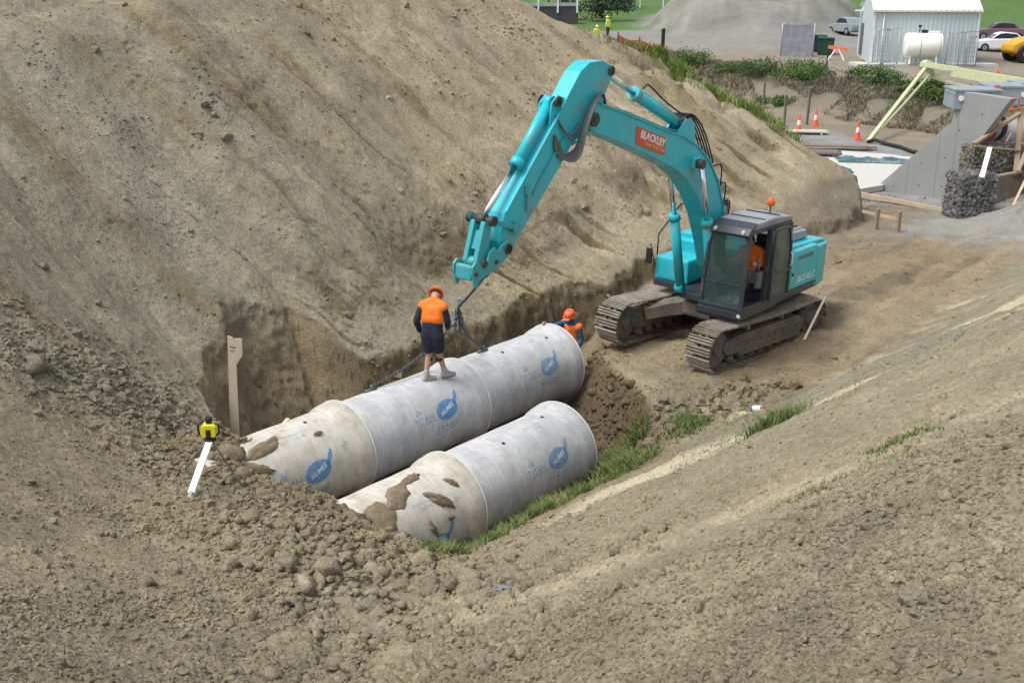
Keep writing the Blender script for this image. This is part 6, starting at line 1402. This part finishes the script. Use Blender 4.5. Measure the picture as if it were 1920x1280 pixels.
# operator in the cab
opM = EX.matrix_basis @ SW; oloc = opM @ Vector((.12, .90, 1.2))
P = dict(pelvis=(.10, 0, .58), chest=(.12, 0, .92), neck=(.17, 0, 1.10), head=(.23, 0, 1.22), face=(1, 0, -.25), shl=(.12, .20, 1.0), ell=(.22, .27, .76), wrl=(.45, .30, .82), handl=(.2, 0, .1), shr=(.12, -.20, 1.0), elr=(.22, -.27, .76), wrr=(.45, -.30, .82), handr=(.2, 0, .1),
         hipl=(.14, .10, .54), knl=(.58, .14, .58), anl=(.78, .12, .14), toel=(.93, .12, .08), hipr=(.14, -.10, .54), knr=(.58, -.14, .58), anr=(.78, -.12, .14), toer=(.93, -.12, .08))
w3, _ = person(tuple(oloc), R(-135.23+5.94), P, 'machine operator in orange vest seated inside the excavator cab', dict(torso=('shirt', HIVIS), vest=HIVIS, trousers=TROUS, boots=BOOT))
LIME = mat('lime_vest', (.62, .75, .10), .6)
for i, (u_, v_, lb) in enumerate(((7.0, 94.0, 'tiny worker in lime vest beyond the bank crest, left of the pair'), (8.2, 97.0, 'tiny worker in lime vest beyond the bank crest, right of the pair'))):
    P = dict(pelvis=(0, 0, .97), chest=(.02, 0, 1.34), neck=(.04, 0, 1.53), head=(.06, 0, 1.65), shl=(0, .19, 1.43), ell=(0, .25, 1.15), wrl=(.1, .26, .92), shr=(0, -.19, 1.43), elr=(0, -.25, 1.15), wrr=(.1, -.26, .92), hipl=(0, .1, .9), knl=(.03, .11, .5), anl=(-.03, .12, .11), toel=(.12, .13, .05), hipr=(0, -.1, .9), knr=(.06, -.11, .5), anr=(.1, -.12, .11), toer=(.25, -.13, .05))
    person((u_, v_, gz(u_, v_)), R(-60+200*i), P, lb, dict(torso=('shirt', LIME), vest=LIME, long_vest=True, trousers=TROUS, boots=BOOT, hat=mat('helmet_lime', (.7, .8, .15), .4)), 1., 'far workers in lime vests')

# ------------------------------------------------------------------ chain sling from the hitch hook to the rear pipe
bpy.context.view_layer.update()
hk = (EX.matrix_basis @ SW) @ Vector((7.84, 0, 2.85)); cs = empty('chain_sling', tuple(hk)); tag(cs, 'two legged chain sling hanging from the excavator hitch to the rear pipe', 'chain sling')
CHN = mat('chain_steel', (.13, .15, .17), .45, metal=.6, dirt=.3, scale=12)
def chain(p, q, sag, name, link=.07, th=.011, m=CHN):
    p = Vector(p); q = Vector(q); L = (q-p).length*1.03; n = max(2, int(L/(link*.72))); mb = MB(); pts = [p+(q-p)*(i/n)+Vector((0, 0, -sag*4*(i/n)*(1-i/n))) for i in range(n+1)]
    for i in range(n):
        a, b = pts[i], pts[i+1]; u = (b-a).normalized(); c = (a+b)/2; s0 = u.cross(Vector((0, 0, 1)) if abs(u.z) < .9 else Vector((1, 0, 0))).normalized(); 
        if i % 2: s0 = u.cross(s0)
        lp = [c+u*(link*.55*math.cos(t))+s0*(link*.30*math.sin(t)) for t in np.linspace(0, 2*PI, 11)]; mb.tube(lp, th, 5)
    return mb.build(name, m, cs)
jt = unp(859, 600, 20.9)-hk; e1 = Vector((-2.44-.11, 18.41+.10, .50))-hk; e2 = Vector((-.58, 20.67, .53))-hk
chain((0, 0, 0), jt+Vector((0, 0, .25)), .02, 'drop_chain')
mb = MB(); mb.tube([jt+Vector((.05*math.cos(t), .0, .12+.12*math.sin(t))) for t in np.linspace(0, 2*PI, 15)], .018, 7); mb.build('master_ring', CHN, cs)
for k, (a, b, c) in enumerate(((.03, .10, -.5), (-.06, -.05, -.42), (.1, 0, -.36))):
    chain(jt+Vector((a*.3, b*.3, .2)), jt+Vector((a, b, c+.25)), .0, 'shortening_loop', .075, .014)
chain(jt+Vector((0, 0, .02)), e1+Vector((0, 0, .08)), .16, 'sling_leg'); chain(jt+Vector((0, 0, .02)), e2+Vector((0, 0, .08)), .10, 'sling_leg')
HK = mat('hook_paint', (.22, .33, .38), .5)
mb = MB(); mb.box((-.05, -.03, -.08), (.05, .03, .10), T(*(jt+Vector((.03, 0, .34)))), .015); mb.box((-.045, -.03, -.06), (.045, .03, .08), T(*(jt+Vector((-.04, 0, .05)))), .015); mb.build('shortening_hook', HK, cs)
for e in (e1, e2):
    mb = MB(); mb.tube([e+Vector((.0, 0, .10)), e+Vector((.03, .0, .05)), e+Vector((.03, 0, -.0)), e+Vector((-.02, -.02, -.02)), e+Vector((-.06, -.03, .01))], [.02, .03, .03, .026, .018], 8); mb.tube([e+Vector((-.10, -.10, .0)), e+Vector((.0, 0, .01)), e+Vector((.09, .08, .0))], .028, 8); mb.build('pipe_hook', CHN, cs)
